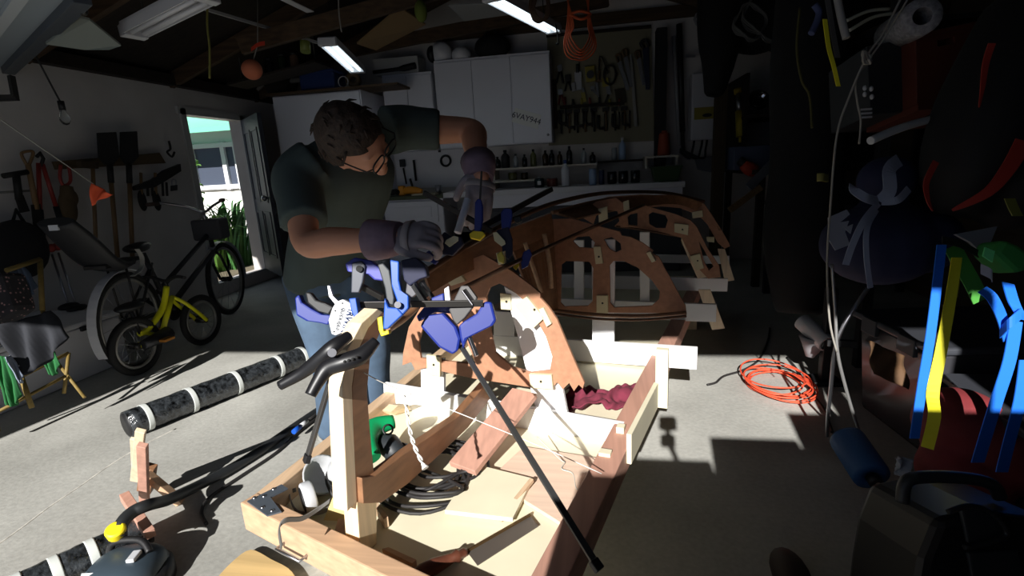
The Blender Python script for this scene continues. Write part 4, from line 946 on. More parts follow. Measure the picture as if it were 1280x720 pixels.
# ------------------------------------------------------------------ back wall
def B(x, y, Y=6.12): return A(x, y, Y=Y)
def bpoly(pts, Y=6.12, th=.015, mb=None):
    mb = mb or MB(); return mb.prism([A(x,y,Y=Y) for x,y in pts], (0,th,0))
cabm = M('cabinet_white', (232,232,240), .45)
def cabinet(x0, x1, z0, z1, Y0, Y1, ndoor, label, name='wall_cabinet', cat='cabinet', gap=.004, handle=True):
    t = thing(name, label, cat, ((x0+x1)/2,(Y0+Y1)/2,z0))
    obj('cabinet_body', MB().lohi((x0,Y0+.02,z0),(x1,Y1,z1)), cabm, t, bev=.003); w_ = (x1-x0)/ndoor
    for i in range(ndoor):
        d = obj('door', MB().lohi((x0+w_*i+gap,Y0,z0+.01),(x0+w_*(i+1)-gap,Y0+.018,z1-.03)), cabm, t, bev=.004)
        if handle: obj('knob', MB().ell((x0+w_*(i+(.9 if i%2 == 0 else .1)),Y0-.015,z0+.08), .014, nu=10, nv=8), steel, d)
    return t
xs = [A(x,110,Y=5.85).x for x in (478,540,544,587,634,688)]
ZC = 2.36
cabinet(xs[0], xs[1], 1.42, 2.26, 5.85, 6.19, 2, 'narrower white wall cabinet behind the head of the person')
t = cabinet(xs[2], xs[5], 1.42, ZC, 5.85, 6.19, 3, 'wide white three-door wall cabinet carrying the number plate')
dps = A(658,148,Y=5.842)
s = thing('license_plate', 'white number plate reading 6VAY944 stuck tilted on a cabinet door', 'number plate', dps)
px_ = (A(677,152,Y=5.842)-A(645,143,Y=5.842)).normalized(); pz_ = V((-px_.z,0,px_.x))
obj('plate', MB().box(dps, (.30,.004,.152), px_, (0,1,0)), M('plate_white', (236,236,232), .4), s, bev=.001)
text('6VAY944', 'lettering', M('plate_navy', (24,28,60), .5), s, dps-V((0,.0035,0)), px_, pz_, .085)
# tall cupboard and what stands on it
x0, x1 = A(345,160,Y=5.4).x, -2.46
t = thing('tall_cupboard', 'tall white cupboard at the back left corner beside the open side door', 'cupboard', ((x0+x1)/2,5.75,0))
obj('cabinet_body', MB().lohi((x0,5.42,0),(x1,6.15,2.06)), cabm, t, bev=.004); obj('door', MB().lohi((x0+.01,5.4,.08),(x1-.01,5.42,2.05)), cabm, t, bev=.005)
one('box_lid', MB().lohi((x0-.03,5.33,2.062),(x1+.45,5.7,2.085)), beam_wood, 'thin wooden shelf board lying on top of the tall white cupboard', 'board')
bz = 2.087
bx = A(402,105,Y=5.5); t = thing('storage_bin', 'dark blue storage bin on top of the tall white cupboard', 'bin', (bx.x,5.5,bz))
obj('bin_body', MB().lohi((bx.x-.2,5.4,bz),(bx.x+.2,5.68,bz+.2)), M('bin_blue', (34,56,110), .5), t, bev=.02); obj('rim', MB().lohi((bx.x-.215,5.385,bz+.17),(bx.x+.215,5.695,bz+.2)), MATS['bin_blue'], t, bev=.008)
rx = A(441,96,Y=5.45); one('tape_reel', MB().lathe([(.035,-.04),(.075,-.04),(.075,.04),(.035,.04),(.035,-.04)], (rx.x,5.46,bz+.08), (.2,-1,.1), 20, cap=False), M('reel_brown', (92,74,50), .6), 'round brown tape reel on top of the tall cupboard near its right end', 'reel')
one('reel_ring', MB().tube([V((rx.x-.09+.055*cos(2*pi*i/20), 5.40, bz+.058+.055*sin(2*pi*i/20))) for i in range(20)], .006, 6, closed=True), clw, 'thin pale ring leaning against the brown tape reel', 'ring')
bx = A(352,135,Y=5.5); one('basket', MB().lathe([(.14,0),(.19,.16),(.18,.16),(.13,.01)], (bx.x,5.55,bz), UP, 20, cap=False).lathe([(.13,0.001),(.14,.012)], (bx.x,5.55,bz), UP, 20), M('basket_dark', (30,26,24), .9), 'dark round basket on the left end of the tall cupboard', 'basket')
mm = MB(); c_ = A(350,105,Y=5.5); mm.tube(cr([A(322,112,Y=5.5), A(335,103,Y=5.5), A(355,102,Y=5.5), A(384,98,Y=5.5)],4), [.02]*5+[.03]*8, 8); one('grey_cloth', mm, M('cloth_grey', (96,94,92), .9), 'rolled grey cloth lying over the dark round basket', 'cloth')
# hanging jar shelf
a, b = A(296,108,Y=5.0), A(404,80,Y=5.0)
t = thing('loft_shelf', 'dark wooden loft shelf with jars under the roof, left of the hanging lamp', 'shelf', (a+b)/2); obj('board', MB().bar(a, b, .3, .02), dark_wood, t)
for p_ in (a.lerp(b,.08), a.lerp(b,.92)): obj('hanger', MB().cyl(p_, V((p_.x,p_.y,2.9)), .008), dsteel, t)
for x, y, h, r, mat, lab in ((338,90,.17,.05,'jar_black','black jar on the loft shelf, next to the orange ball'), (354,86,.18,.045,'jar_green','dark green jar on the loft shelf between two others'), (369,83,.16,.045,'jar_brown','brown glass jar on the loft shelf, nearest the tube lamp')):
    p_ = A(x,y,Y=5.0); p_ = a.lerp(b, (p_.x-a.x)/(b.x-a.x))+UP*.011
    t = thing('jar', lab, 'jar', p_); obj('jar_body', MB().lathe([(r*.9,0),(r,.01),(r,h*.75),(r*.7,h*.85)], p_, UP, 16), M(mat, {'jar_black':(26,26,30),'jar_green':(40,52,34),'jar_brown':(110,86,70)}[mat], .2), t)
    obj('lid', MB().cyl(p_+UP*h*.84, p_+UP*h, r*.75), blackp, t)
# things on the wall cabinets
z_ = ZC
hx = A(551,63,Y=5.95); t = thing('helmet', 'white helmet with dark visor on top of the wide wall cabinet', 'helmet', (hx.x,5.97,z_))
obj('shell', MB().ell((hx.x,5.98,z_+.09), (.12,.13,.13), None, 20, 12, lambda p: V((p.x,p.y,max(p.z,-.65)))), white_paint, t); obj('visor', MB().ell((hx.x-.1,5.95,z_+.085), (.06,.1,.09), None, 14, 8), blackp, t)
hx = A(576,62,Y=5.95); one('bowl', MB().ell((hx.x,5.97,z_+.05), (.11,.12,.09), None, 20, 12, lambda p: V((p.x,p.y,max(p.z,-.5)))), white_paint, 'upturned white bowl on the wide cabinet beside the helmet', 'bowl')
hx = A(614,50,Y=5.95); mm = MB(); mm.ell((hx.x,5.99,z_+.11), (.2,.14,.13), None, 18, 12, lambda p: V((p.x,p.y,max(p.z,-.8)))); mm.tube(cr([(hx.x-.1,5.97,z_+.2),(hx.x,5.97,z_+.29),(hx.x+.1,5.97,z_+.2)],5), .012, 6); one('duffel_bag', mm, M('bag_dark', (22,22,24), .85, kind='noise', bump=.5), 'black duffel bag on top of the wide wall cabinet', 'bag')
a, b = A(470,68,Y=6.0), A(530,52,Y=6.0); one('long_box', MB().lohi((a.x,5.9,2.27),(b.x-.06,6.15,2.44)), M('box_white', (200,198,194), .7), 'long pale box on top of the narrower wall cabinet', 'box', bev=.004)
one('black_bundle', MB().tube(cr([(a.x+.0,5.87,2.30),(a.x+.3,5.87,2.31),(b.x-.08,5.87,2.33)],4), [.02]*5+[.035]*4, 8), blackp, 'black rolled bundle lying in front of the long pale box', 'bundle')
# counter
xa, xb, xc, xd = [A(x,246,Y=5.6).x for x in (478,553,603,853)]
t = cabinet(xa, xb, 0, .88, 5.6, 6.18, 1, 'white base cabinet with drawer below the orange tool', 'base_cabinet', handle=False)
dr = obj('drawer', MB().lohi((xa+.06,5.575,.62),(xb-.06,5.6,.86)), cabm, t, bev=.006); obj('drawer_panel', MB().lohi((xa+.13,5.568,.68),(xb-.13,5.578,.80)), cabm, dr, bev=.008)
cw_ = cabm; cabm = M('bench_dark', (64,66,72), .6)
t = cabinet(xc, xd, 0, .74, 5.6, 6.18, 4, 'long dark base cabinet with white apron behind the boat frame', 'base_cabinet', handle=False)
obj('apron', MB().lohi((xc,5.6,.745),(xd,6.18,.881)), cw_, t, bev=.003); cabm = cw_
one('countertop', MB().lohi((xa-.02,5.57,.882),(xb+.01,6.19,.92)), M('counter_green', (74,84,60), .6), 'green-edged countertop over the white drawer cabinet', 'countertop', bev=.004)
one('workbench_top', MB().lohi((xb+.02,5.56,.882),(xd+.02,6.19,.94)), white_paint, 'long white-edged workbench top under the bottles and cans', 'worktop', bev=.004)
t = thing('red_machine', 'dark machine with red body in the open bay between the base cabinets', 'machine', ((xb+xc)/2,5.85,0))
obj('machine_body', MB().lohi((xb+.04,5.7,.02),(xc-.04,6.1,.5)), blackp, t, bev=.02); obj('cover', MB().ell(((xb+xc)/2,5.85,.62), (.15,.14,.16), None, 16, 10), M('machine_red', (110,36,30), .5), t)
obj('motor', MB().cyl(((xb+xc)/2-.05,5.7,.45), ((xb+xc)/2-.05,5.95,.45), .09), dsteel, t)
CT = .921
def cbase(x, y, Y=5.8): p_ = A(x,y,Y=Y); return V((p_.x,Y,CT))
# on the counter
oj = M('tool_orange', (226,150,30), .45)
p_ = cbase(514,238,5.72); t = thing('jigsaw', 'yellow-orange power tool on the green-edged countertop', 'power tool', p_)
obj('body', MB().tube(cr([p_+V((-.12,0,.04)), p_+V((-.04,0,.06)), p_+V((.06,0,.05)), p_+V((.13,0,.035))],4), crv([.03,.045,.045,.03],4), 12), oj, t); obj('battery', MB().box(p_+V((-.11,0,.06)), (.07,.07,.11)), oj, t, bev=.01); obj('chuck', MB().cyl(p_+V((.02,0,.1)), p_+V((0,0,.19)), .013), blackp, t)
p_ = cbase(491,243,5.68); one('hand_grinder', MB().tube(cr([p_+V((-.14,0,.028)), p_+V((-.05,0,.035)), p_+V((.03,0,.05)), p_+V((.07,-.02,.045))],4), crv([.018,.026,.034,.03],4), 10), blackp, 'black power tool lying at the left end of the countertop', 'power tool')
p_ = cbase(531,240,5.66); one('paper_stack', MB().lohi((p_.x-.14,5.6,CT),(p_.x+.14,5.8,CT+.02)), M('paper_cream', (190,182,160), .8), 'stack of papers on the countertop before the orange tool', 'paper')
p_ = cbase(548,238,5.75); one('metal_cup', MB().lathe([(.03,0),(.038,.1),(.034,.1),(.028,.008)], p_, UP, 16), steel, 'small metal cup at the right end of the green-edged countertop', 'cup')
# splash board with little tools
t = thing('splash_board', 'white board on the wall above the countertop with small tools on it', 'board', B(545,200,6.17)); obj('panel', bpoly([(490,236),(492,172),(592,166),(605,186),(612,232)], 6.185, .012), white_paint, t)
one('hanging_ring', MB().tube([B(557+6*cos(2*pi*i/20),201+6.5*sin(2*pi*i/20),6.15) for i in range(20)], .013, 8, closed=True), blackp, 'black ring hanging on the white board over the countertop', 'ring')
t = thing('brush', 'black-headed brush hanging at the left of the white board', 'brush', B(504,210,6.15)); obj('head', MB().box(B(503,204,6.14), (.07,.03,.09)), blackp, t, bev=.008); obj('handle', MB().cyl(B(504,210,6.14), B(508,230,6.14), .01), tool_iron, t)
one('hanging_stick', MB().cyl(B(517,200,6.14), B(520,226,6.14), .014), tool_iron, 'dark upright stick tool on the white board beside the brush', 'tool')
one('black_clip', MB().box(B(549,185,6.15), (.03,.02,.1)), blackp, 'black strip clipped to the top of the white board', 'clip', bev=.003)
# bench hutch shelves
shm = M('shelf_edge', (206,200,186), .6)
xh0, xh1, xh2, xh3 = [A(x,205,Y=5.87).x for x in (614,746,806,848)]
for x0, x1, z, lab in ((xh0, xh1, 1.17, 'upper white-edged shelf over the bench carrying dark bottles'), (xh0, A(672,219,Y=5.87).x, 1.03, 'lower white-edged shelf over the bench, just under the longer one'), (xh2, xh3, 1.21, 'short white-edged shelf over the bench above the green bin')):
    t = thing('bench_shelf', lab, 'shelf', ((x0+x1)/2,6.0,z)); obj('board', MB().lohi((x0,5.85,z-.02),(x1,6.19,z)), shm, t, bev=.002)
    for x in (x0+.015, x1-.015): obj('bracket', MB().lohi((x-.012,5.9,z-.13 if z > 1.1 else z-.09),(x+.012,6.19,z-.02)), shm, t)
def bottle(p_, h, r, mat, lab, grp=None, nm='bottle', cat='bottle', cap=None):
    t = thing(nm, lab, cat, p_, grp)
    obj('bottle_body', MB().lathe([(r*.85,0),(r,.008),(r,h*.62),(r*.75,h*.74),(r*.35,h*.82),(r*.35,h*.88)], p_, UP, 14), mat, t); obj('cap', MB().cyl(p_+UP*h*.87, p_+UP*h, r*.42), cap or blackp, t)
def can(p_, h, r, mat, lab, nm='can', cat='can', grp=None):
    t = thing(nm, lab, cat, p_, grp); obj('can_body', MB().lathe([(r*.9,0),(r,.006),(r,h*.96),(r*.94,h)], p_, UP, 16), mat, t); obj('lid', MB().cyl(p_+UP*h, p_+UP*(h+.008), r*.9), steel, t)
sh = lambda x, z, Y=6.0: V((A(x,205,Y=Y).x, Y, z))
amb = M('bottle_amber', (54,40,24), .15); dkb = M('bottle_dark', (24,28,30), .15); olive = M('bottle_olive', (90,92,50), .25); clr = M('bottle_clear', (150,156,160), .15); bluw = M('can_bluewhite', (140,164,196), .35)
for i, (x, h, r, m_) in enumerate(((622,.13,.035,dkb),(632,.2,.05,blackp),(645,.15,.03,clr),(656,.14,.03,dkb),(667,.19,.036,olive),(682,.17,.036,amb),(690,.17,.033,dkb),(700,.15,.03,amb),(712,.2,.034,dkb),(730,.17,.03,clr),(741,.12,.035,dkb))):
    nm_ = ('first','second','third','fourth','fifth','sixth','seventh','eighth','ninth','tenth','last')[i]
    bottle(sh(x,1.17), h, r, m_, '%s bottle from the left on the upper white-edged bench shelf' % nm_, 'bottles on the upper bench shelf')
for x, m_, h, r, lab in ((640,olive,.08,.05,'squat olive jar on the lower bench shelf'), (655,amb,.075,.04,'squat amber jar on the lower bench shelf')): can(sh(x,1.03), h, r, m_, lab, 'jar', 'jar')
bench = lambda x, Y=5.8: V((A(x,225,Y=Y).x, Y, .941))
p_ = bench(674,5.75); t = thing('jar', 'dark green jar with small square white label on the workbench', 'jar', p_); obj('jar_body', MB().lathe([(.05,0),(.055,.01),(.055,.09),(.04,.1)], p_, UP, 16), M('jar_teal', (26,46,50), .2), t); obj('label', MB().box(p_+V((.005,-.057,.05)), (.04,.002,.04)), clw, t); obj('lid', MB().cyl(p_+UP*.1, p_+UP*.12, .02), clw, t)
can(bench(690), .09, .06, M('can_red', (96,44,36), .4), 'reddish tin on the workbench between green jar and translucent bottle')
bottle(bench(707,5.72), .28, .045, M('bottle_translucent', (206,208,216), .4), 'tall translucent white bottle standing upside down look on the workbench', cap=M('cap_blue', (60,84,150), .5))
can(bench(741,5.72), .17, .04, bluw, 'blue and white aerosol can on the workbench')
can(bench(752,5.78), .15, .03, M('can_darkblue', (34,44,84), .3), 'dark blue can beside the blue and white aerosol')
for x, lab in ((765,'dark glass jar on the workbench, nearest the dark blue can'),(779,'dark glass jar on the workbench, second from the dark blue can'),(794,'dark glass jar on the workbench, nearest the green bin')): can(bench(x,5.78), .13, .05, dkb, lab, 'jar', 'jar')
p_ = bench(832,5.78); t = thing('storage_bin', 'dark green storage bin at the right end of the workbench', 'bin', p_); gb = M('bin_green', (44,72,30), .5); obj('bin_body', MB().hexa([p_+V((x,y,z)) for x,y,z in ((-.12,-.09,0),(.12,-.09,0),(.12,.09,0),(-.12,.09,0),(-.15,-.11,.15),(.15,-.11,.15),(.15,.11,.15),(-.15,.11,.15))]), gb, t, bev=.01); obj('rim', MB().lohi((p_.x-.16,p_.y-.12,p_.z+.14),(p_.x+.16,p_.y+.12,p_.z+.16)), gb, t, bev=.004)
# spray bottle etc on upper ledge right of the pegs
bottle(sh(778,1.17,6.05)+UP*.02, .24, .04, bluw, 'pale blue spray bottle standing before the pegboard', cap=clw); can(sh(768,1.17,6.08)+UP*.02, .13, .03, clr, 'clear plastic tub beside the pale blue spray bottle', 'tub', 'tub')
one('ledge_shelf', MB().lohi((xh1+.01,5.95,1.165),(xh2-.01,6.19,1.188)), dark_wood, 'dark ledge under the pegboard holding the spray bottle', 'shelf')
p_ = sh(829,1.211,6.0); t = thing('traffic_cone', 'dull orange cylinder standing on the short bench shelf', 'cylinder', p_); t['label'] = 'dull orange canister standing on the short bench shelf'; t['category'] = 'canister'; t.name = 'canister'
oc = M('cone_orange', (150,62,34), .6); obj('canister_body', MB().lathe([(.07,0),(.075,.01),(.06,.22),(.05,.24)], p_, UP, 18), oc, t); obj('lid', MB().cyl(p_+UP*.24, p_+UP*.26, .04), oc, t)
# pegboard
t = thing('pegboard', 'beige pegboard on the back wall covered with hand tools', 'pegboard', B(750,110,6.15)); obj('panel', bpoly([(686,182),(684,46),(814,34),(818,176)], 6.17, .012), M('peg_beige', (132,126,104), .8), t); obj('frame_edge', MB().bar(B(683,45,6.15), B(814,33,6.15), .03, .03), dark_wood, t)
def peg(nm, lab, cat, parts, grp=None):
    t = thing(nm, lab, cat, B(*parts[0][1][0],6.13), grp)
    for pn, pts, mat, r in parts:
        if r: obj(pn, MB().tube(cr([B(x,y,6.12) for x,y in pts],3), r, 7), mat, t)
        else: obj(pn, bpoly(pts, 6.13, .02), mat, t, bev=.002)
yd = M('yellow_dull', (150,136,40), .5); gsteel = M('grey_steel', (120,120,122), .4, .6); wood_h = M('tool_handle', (92,70,40), .6); redh = M('red_handle', (110,34,28), .5)
peg('hand_trowel','white flat scraper hanging under the black bell','scraper', [('blade', [(718,90),(727,89),(727,112),(719,113)], M('scraper_white', (170,170,176), .5), 0), ('handle', [(722,91),(722,80)], blackp, .018)])
t = thing('tape_reel', 'yellow tape measure reel with black centre on the pegboard', 'tape measure', B(739,93,6.13)); obj('case', bpoly([(731,84),(743,82),(745,101),(733,103)], 6.13, .05), yd, t, bev=.006); obj('hub', MB().cyl(B(738,93,6.11), B(738,93,6.07), .042), blackp, t)
t = thing('bell', 'black round bell hanging at the bottom of the orange cord coil', 'bell', B(724,67,6.1)); obj('dome', MB().ell(B(724,67,6.1), (.035,.035,.035)), blackp, t); obj('collar', MB().cyl(B(724,70,6.1), B(724,75,6.1), .022), steel, t)
peg('spirit_level','long grey spirit level hanging upright between the handsaws','spirit level', [('body', [(787,68),(790,68),(797,158),(793,158)], M('level_grey', (140,138,134), .5), 0)])
for a, lab in (((771,76,786,112),'handsaw hanging left of the spirit level'), ((779,70,790,108),'handsaw hanging against the left edge of spirit level'), ((795,72,806,106),'handsaw hanging right of the spirit level')):
    x0_,y0_,x1_,y1_ = a
    peg('handsaw', lab, 'saw', [('blade', [(x0_,y0_),(x0_+5,y0_-1),(x1_+1,y1_),(x1_-3,y1_+1)], gsteel, 0), ('handle', [(x0_+2,y0_+2),(x0_-1,y0_-6),(x0_+4,y0_-8),(x0_+5,y0_)], wood_h, .014)])
peg('crosscut_saw','broad dark blue saw hanging at the right end of the pegboard','saw', [('blade', [(803,60),(811,59),(812,112),(807,112)], M('saw_navy', (24,30,56), .4), 0), ('handle', [(805,60),(801,54),(807,50),(811,58)], blackp, .02)])
peg('hacksaw','hacksaw with thin bowed frame hanging beside the yellow tape reel','hacksaw', [('frame', [(749,88),(750,70),(756,80),(760,92)], tool_iron, .008), ('handle', [(749,88),(748,100)], wood_h, .014)])
peg('coping_saw','coiled dark hose hanging at the middle of the pegboard','hose', [('coil', [(757,84),(766,82),(770,92),(766,104),(758,104),(755,94),(757,84)], tool_iron, .012)])
peg('pliers','pliers with dark grips hanging at the upper left of the pegboard','pliers', [('jaws', [(696,82),(702,80),(703,88),(698,90)], gsteel, 0), ('grip', [(699,90),(695,104)], blackp, .012), ('grip', [(701,90),(704,104)], blackp, .012)])
peg('pliers','pliers with red grips hanging low at the pegboard left edge','pliers', [('jaws', [(697,112),(703,111),(704,118),(698,119)], gsteel, 0), ('grip', [(700,119),(698,131)], redh, .011), ('grip', [(702,119),(706,131)], redh, .011)])
peg('wire_cutters','black cutters hanging beside the white scraper','cutters', [('jaws', [(706,94),(713,93),(713,102),(707,103)], tool_iron, 0), ('grip', [(709,102),(706,114)], blackp, .011), ('grip', [(711,102),(714,113)], blackp, .011)])
peg('utility_knife','yellow-handled knife hanging below the white scraper','knife', [('handle', [(726,116),(731,115),(733,127),(728,128)], yd, 0), ('blade', [(728,116),(727,110),(730,110),(731,115)], gsteel, 0)])
peg('adjustable_wrench','steel wrench hanging slanted under the yellow tape reel','wrench', [('shaft', [(740,112),(750,121)], gsteel, .010), ('jaws', [(737,108),(743,107),(744,113),(739,114)], gsteel, 0)])
peg('tin_snips','tin snips with dark looped handles near the middle of pegboard','snips', [('blades', [(757,108),(762,107),(764,118),(759,119)], gsteel, 0), ('handle', [(760,118),(756,130),(761,131)], blackp, .009)])
ordn = ('leftmost','second from left','third from left','fourth from left','fifth from left','sixth from left','seventh from left','rightmost')
for i, x in enumerate((701,711,721,731,742,757,768,780)):
    peg('hammer', '%s hammer in the row along the pegboard bottom' % ordn[i], 'hammer', [('head', [(x-4,138-i*.6),(x+4,137-i*.6),(x+4,142-i*.6),(x-4,143-i*.6)], tool_iron, 0), ('handle', [(x,142-i*.6),(x+1,167-i*.6)], wood_h if i%2 else blackp, .012)], 'hammers hung along the bottom of the pegboard')
for i, x in enumerate((706,716,727,737,749,762,774)):
    peg('screwdriver', '%s short screwdriver in the upper rack of the pegboard' % ordn[i], 'screwdriver', [('handle', [(x,121+((i*7)%4)),(x,130+((i*7)%4))], (redh, blackp, yd)[i%3], .013), ('shank', [(x,130+((i*7)%4)),(x+.5,136)], gsteel, .005)], 'screwdrivers in the rack of the pegboard')
for i, x in enumerate((703,714,725,736,752,770,783)):
    y = 144+((i*5)%7)
    peg('c_clamp', '%s dark C-shaped clamp hung over the hammer handles' % ordn[i], 'clamp', [('frame', [(x-4,y-6),(x-4,y+9),(x+4,y+10)], tool_iron, .016), ('screw_rod', [(x+4,y-8),(x+4,y+14)], dsteel, .009)], 'C-shaped clamps along the pegboard bottom')
peg('work_apron','dark rolled tool apron hanging at the left edge of the pegboard','apron', [('cloth', [(688,100),(695,99),(697,160),(690,162)], M('apron_brown', (52,36,30), .9), 0)])
peg('dust_mask','pale mask hanging between the scraper and cutters','mask', [('cup', [(714,104),(720,102),(721,113),(715,115)], M('mask_pale', (150,150,152), .8), 0)])
peg('square','steel try square hanging below the tape reel','square', [('blade', [(744,103),(747,103),(749,118),(746,118)], gsteel, 0), ('stock', [(744,103),(744,100),(756,99),(756,102)], wood_h, 0)])
peg('yellow_case','yellow plastic tool case hanging under the coiled dark hose','case', [('case_body', [(752,98),(760,97),(761,108),(753,109)], yd, 0)])
peg('chisel_roll','dark canvas chisel roll hanging beside the spirit level','tool roll', [('canvas', [(768,112),(780,110),(783,128),(771,130)], M('canvas_dark', (58,52,42), .9), 0)])
one('screwdriver_rack', MB().bar(B(700,134,6.13), B(780,129,6.13), .05, .03), dark_wood, 'dark wooden rack strip across the pegboard above the hammers', 'rack')
# black posts, pipe, heater box
one('black_post', MB().lohi((A(820,100,Y=6.0).x,5.97,.94),(A(833,100,Y=6.0).x,6.15,2.5)), M('post_black', (18,18,20), .7), 'broad black post standing right of the pegboard', 'post', bev=.004)
one('grey_pipe', MB().cyl(A(842,45,Y=6.12), A(849,182,Y=6.12), .022), M('pipe_grey', (150,150,152), .5), 'pale grey pipe between the two black uprights', 'pipe')
t = thing('paddle', 'black long-handled pole hanging right of the grey pipe', 'pole', A(855,190,Y=6.1)); obj('shaft', MB().cyl(A(849,30,Y=6.1), A(853,165,Y=6.1), .03), blackp, t); obj('tip', MB().cyl(A(853,165,Y=6.1), A(854,190,Y=6.1), .02), blackp, t)
hx0, hx1 = A(863,130,Y=6.05).x, A(893,130,Y=6.05).x; hz1, hz0 = A(875,92,Y=6.05).z, A(880,175,Y=6.05).z
t = thing('water_heater', 'white wall box with yellow label and hoses right of the black pole', 'wall unit', ((hx0+hx1)/2,6.1,hz0)); obj('casing', MB().lohi((hx0,5.98,hz0),(hx1,6.19,hz1)), M('heater_white', (190,190,196), .5), t, bev=.015)
ly1, ly0 = A(880,134,Y=5.98).z, A(880,149,Y=5.98).z; obj('label', MB().lohi((hx0+.03,5.976,ly0),(hx1+.02,5.98,ly1)), M('label_yellow', (150,136,50), .6), t); obj('lamp', MB().ell(A(877,164,Y=5.975), .009, nu=8, nv=6), clw, t); obj('label_mark', MB().ell(A(884,144,Y=5.975), (.05,.003,.02), nu=12, nv=6), blackp, t)
for i, x in enumerate((868,878,884)): obj('hose', MB().tube(cr([A(x,174,Y=6.05), A(x-2,186,Y=6.03), A(862+i*8,198,Y=6.0), A(850,190-i*2,Y=6.05)],5), .012, 7), blackp, t)
one('meter_bracket', MB().bar(A(857,70,Y=6.1), A(869,70,Y=6.1), .04, .02), steel, 'short shiny bracket on the wall above the white wall box', 'bracket')
one('vent_cover', bpoly([(868,197),(890,195),(891,216),(872,212)], 6.1, .02), M('cover_grey', (110,112,118), .6), 'grey flat cover low on the wall under the white wall box', 'cover')
# ------------------------------------------------------------------ right-hand storage
def tub(name, pts, r, mat, label, cat, k=5, n=8, **kw):
    return one(name, MB().tube(cr([A(x,y,d=dd) for x,y,dd in pts], k), r, n), mat, label, cat, **kw)
def strap(name, pts, w, mat, label, k=5, wv=None, cat='strap', twist=0):
    P = cr([A(x,y,d=dd) for x,y,dd in pts], k); W = []
    for i in range(len(P)):
        d = (P[min(i+1,len(P)-1)]-P[max(i-1,0)]).normalized(); v = (wv or d.cross(FWD)).normalized()
        W.append((Matrix.Rotation(twist*i/len(P),3,d) @ v)*w)
    return one(name, MB().ribbon(P, W), mat, label, cat)
# steel rack
t = thing('storage_rack', 'black steel storage rack along the right wall holding crates and bags', 'rack', (1.9,3.2,0))
rk = M('rack_black', (26,26,28), .6)
for x in (1.42, 2.46):
    for y in (2.95, 4.6): obj('post', MB().lohi((x-.025,y-.025,0),(x+.025,y+.025,2.15)), rk, t)
for z in (.85, 1.3, 1.75): obj('shelf', MB().lohi((1.4,2.93,z),(2.5,4.62,z+.025)), rk, t)
obj('front_extension', MB().lohi((1.45,1.9,1.3),(2.5,2.93,1.325)), rk, t)
for y in (1.93,): obj('post', MB().lohi((2.44,y-.025,0),(2.49,y+.025,1.33)), rk, t)
# crate and box on the rack
def pxbox(mb, pts, d, depth): return mb.prism([A(x,y,d=d)+FWD*depth/2 for x,y in pts], FWD*depth)
t = thing('crate', 'dull orange crate with a dark hand slot on the right-hand rack', 'crate', A(1150,152,d=2.2))
obj('crate_body', board(MB(), [(1112,64),(1186,48),(1189,146),(1114,152)], .30, d=2.35, holes=[[(1138,70),(1157,66),(1158,73),(1139,77)]]), M('crate_orange', (88,38,26), .7), t, bev=.004)
for pts in ([(1111,64),(1187,48),(1187,52),(1111,69)], [(1113,145),(1190,139),(1190,147),(1113,153)]): obj('rib', board(MB(), pts, .32, d=2.35), MATS['crate_orange'], t, bev=.002)
t = thing('dark_box', 'dark box with white dotted label beside the orange crate', 'box', A(1085,156,d=2.3))
obj('box_body', board(MB(), [(1058,75),(1108,66),(1110,152),(1062,156)], .28, d=2.42), M('box_dark', (38,40,44), .6), t, bev=.004)
for x, y in ((1081,110),(1089,111),(1081,118),(1090,121)): obj('label_dot', MB().ell(A(x,y,d=2.27), (.009,.009,.012), (CR,FWD,CU), 10, 6), clw, t)
for y in (136,141,146): obj('label_line', board(MB(), [(1076,y),(1090,y-1),(1090,y+1.2),(1076,y+2.2)], .004, d=2.275), clw, t)
fo = A(1153,20,d=2.1); one('foam_roll', MB().lathe([(.035,.0),(.072,0),(.074,.02),(.074,.3),(.035,.3),(.035,0)], fo, (FWD+CR*.3+CU*.2), 22, cap=False), M('foam_grey', (150,150,156), .9, kind='noise', amt=.3, scale=60, bump=.5), 'grey foam roll with open end on top of the right-hand rack', 'roll')
tub('white_hose', [(1088,176,1.7),(1110,166,1.72),(1135,157,1.75),(1165,149,1.8),(1190,146,1.85),(1222,146,1.9)], .0135, M('hose_white', (196,200,204), .5), 'thick white curved hose in front of the orange crate', 'hose', n=10)
# big black padded bag with red stripes
bg_ = M('bag_black2', (14,14,16), .75); rs = M('stripe_red', (150,40,30), .7)
t = thing('sports_bag', 'big black padded bag with curved red stripes at the right edge', 'bag', A(1225,290,d=1.75))
mm = MB(); mm.tube(cr([A(1200,268,d=1.75), A(1212,220,d=1.74), A(1232,150,d=1.72), A(1258,70,d=1.7), A(1272,10,d=1.7)],4), crv([.07,.14,.155,.13,.09],4), 18)
mm.ell(A(1262,230,d=1.72), (.12,.14,.16)); remesh(obj('bag_body', mm, bg_, t), .015, 3)
def stripe(pts, w): P = cr([A(x,y,d=dd) for x,y,dd in pts],5); n_ = len(P); obj('stripe', MB().ribbon(P, [((P[min(i+1,n_-1)]-P[max(i-1,0)]).cross(FWD)).normalized()*(w*(1-.85*(i/(n_-1))**2)) for i in range(n_)]), rs, t)
stripe([(1280,176,1.50),(1262,208,1.52),(1235,240,1.55),(1190,263,1.6)], .05); stripe([(1170,202,1.60),(1158,228,1.60),(1160,250,1.60),(1166,264,1.62)], .02); stripe([(1240,54,1.52),(1232,80,1.54),(1228,110,1.55),(1224,134,1.58)], .022)
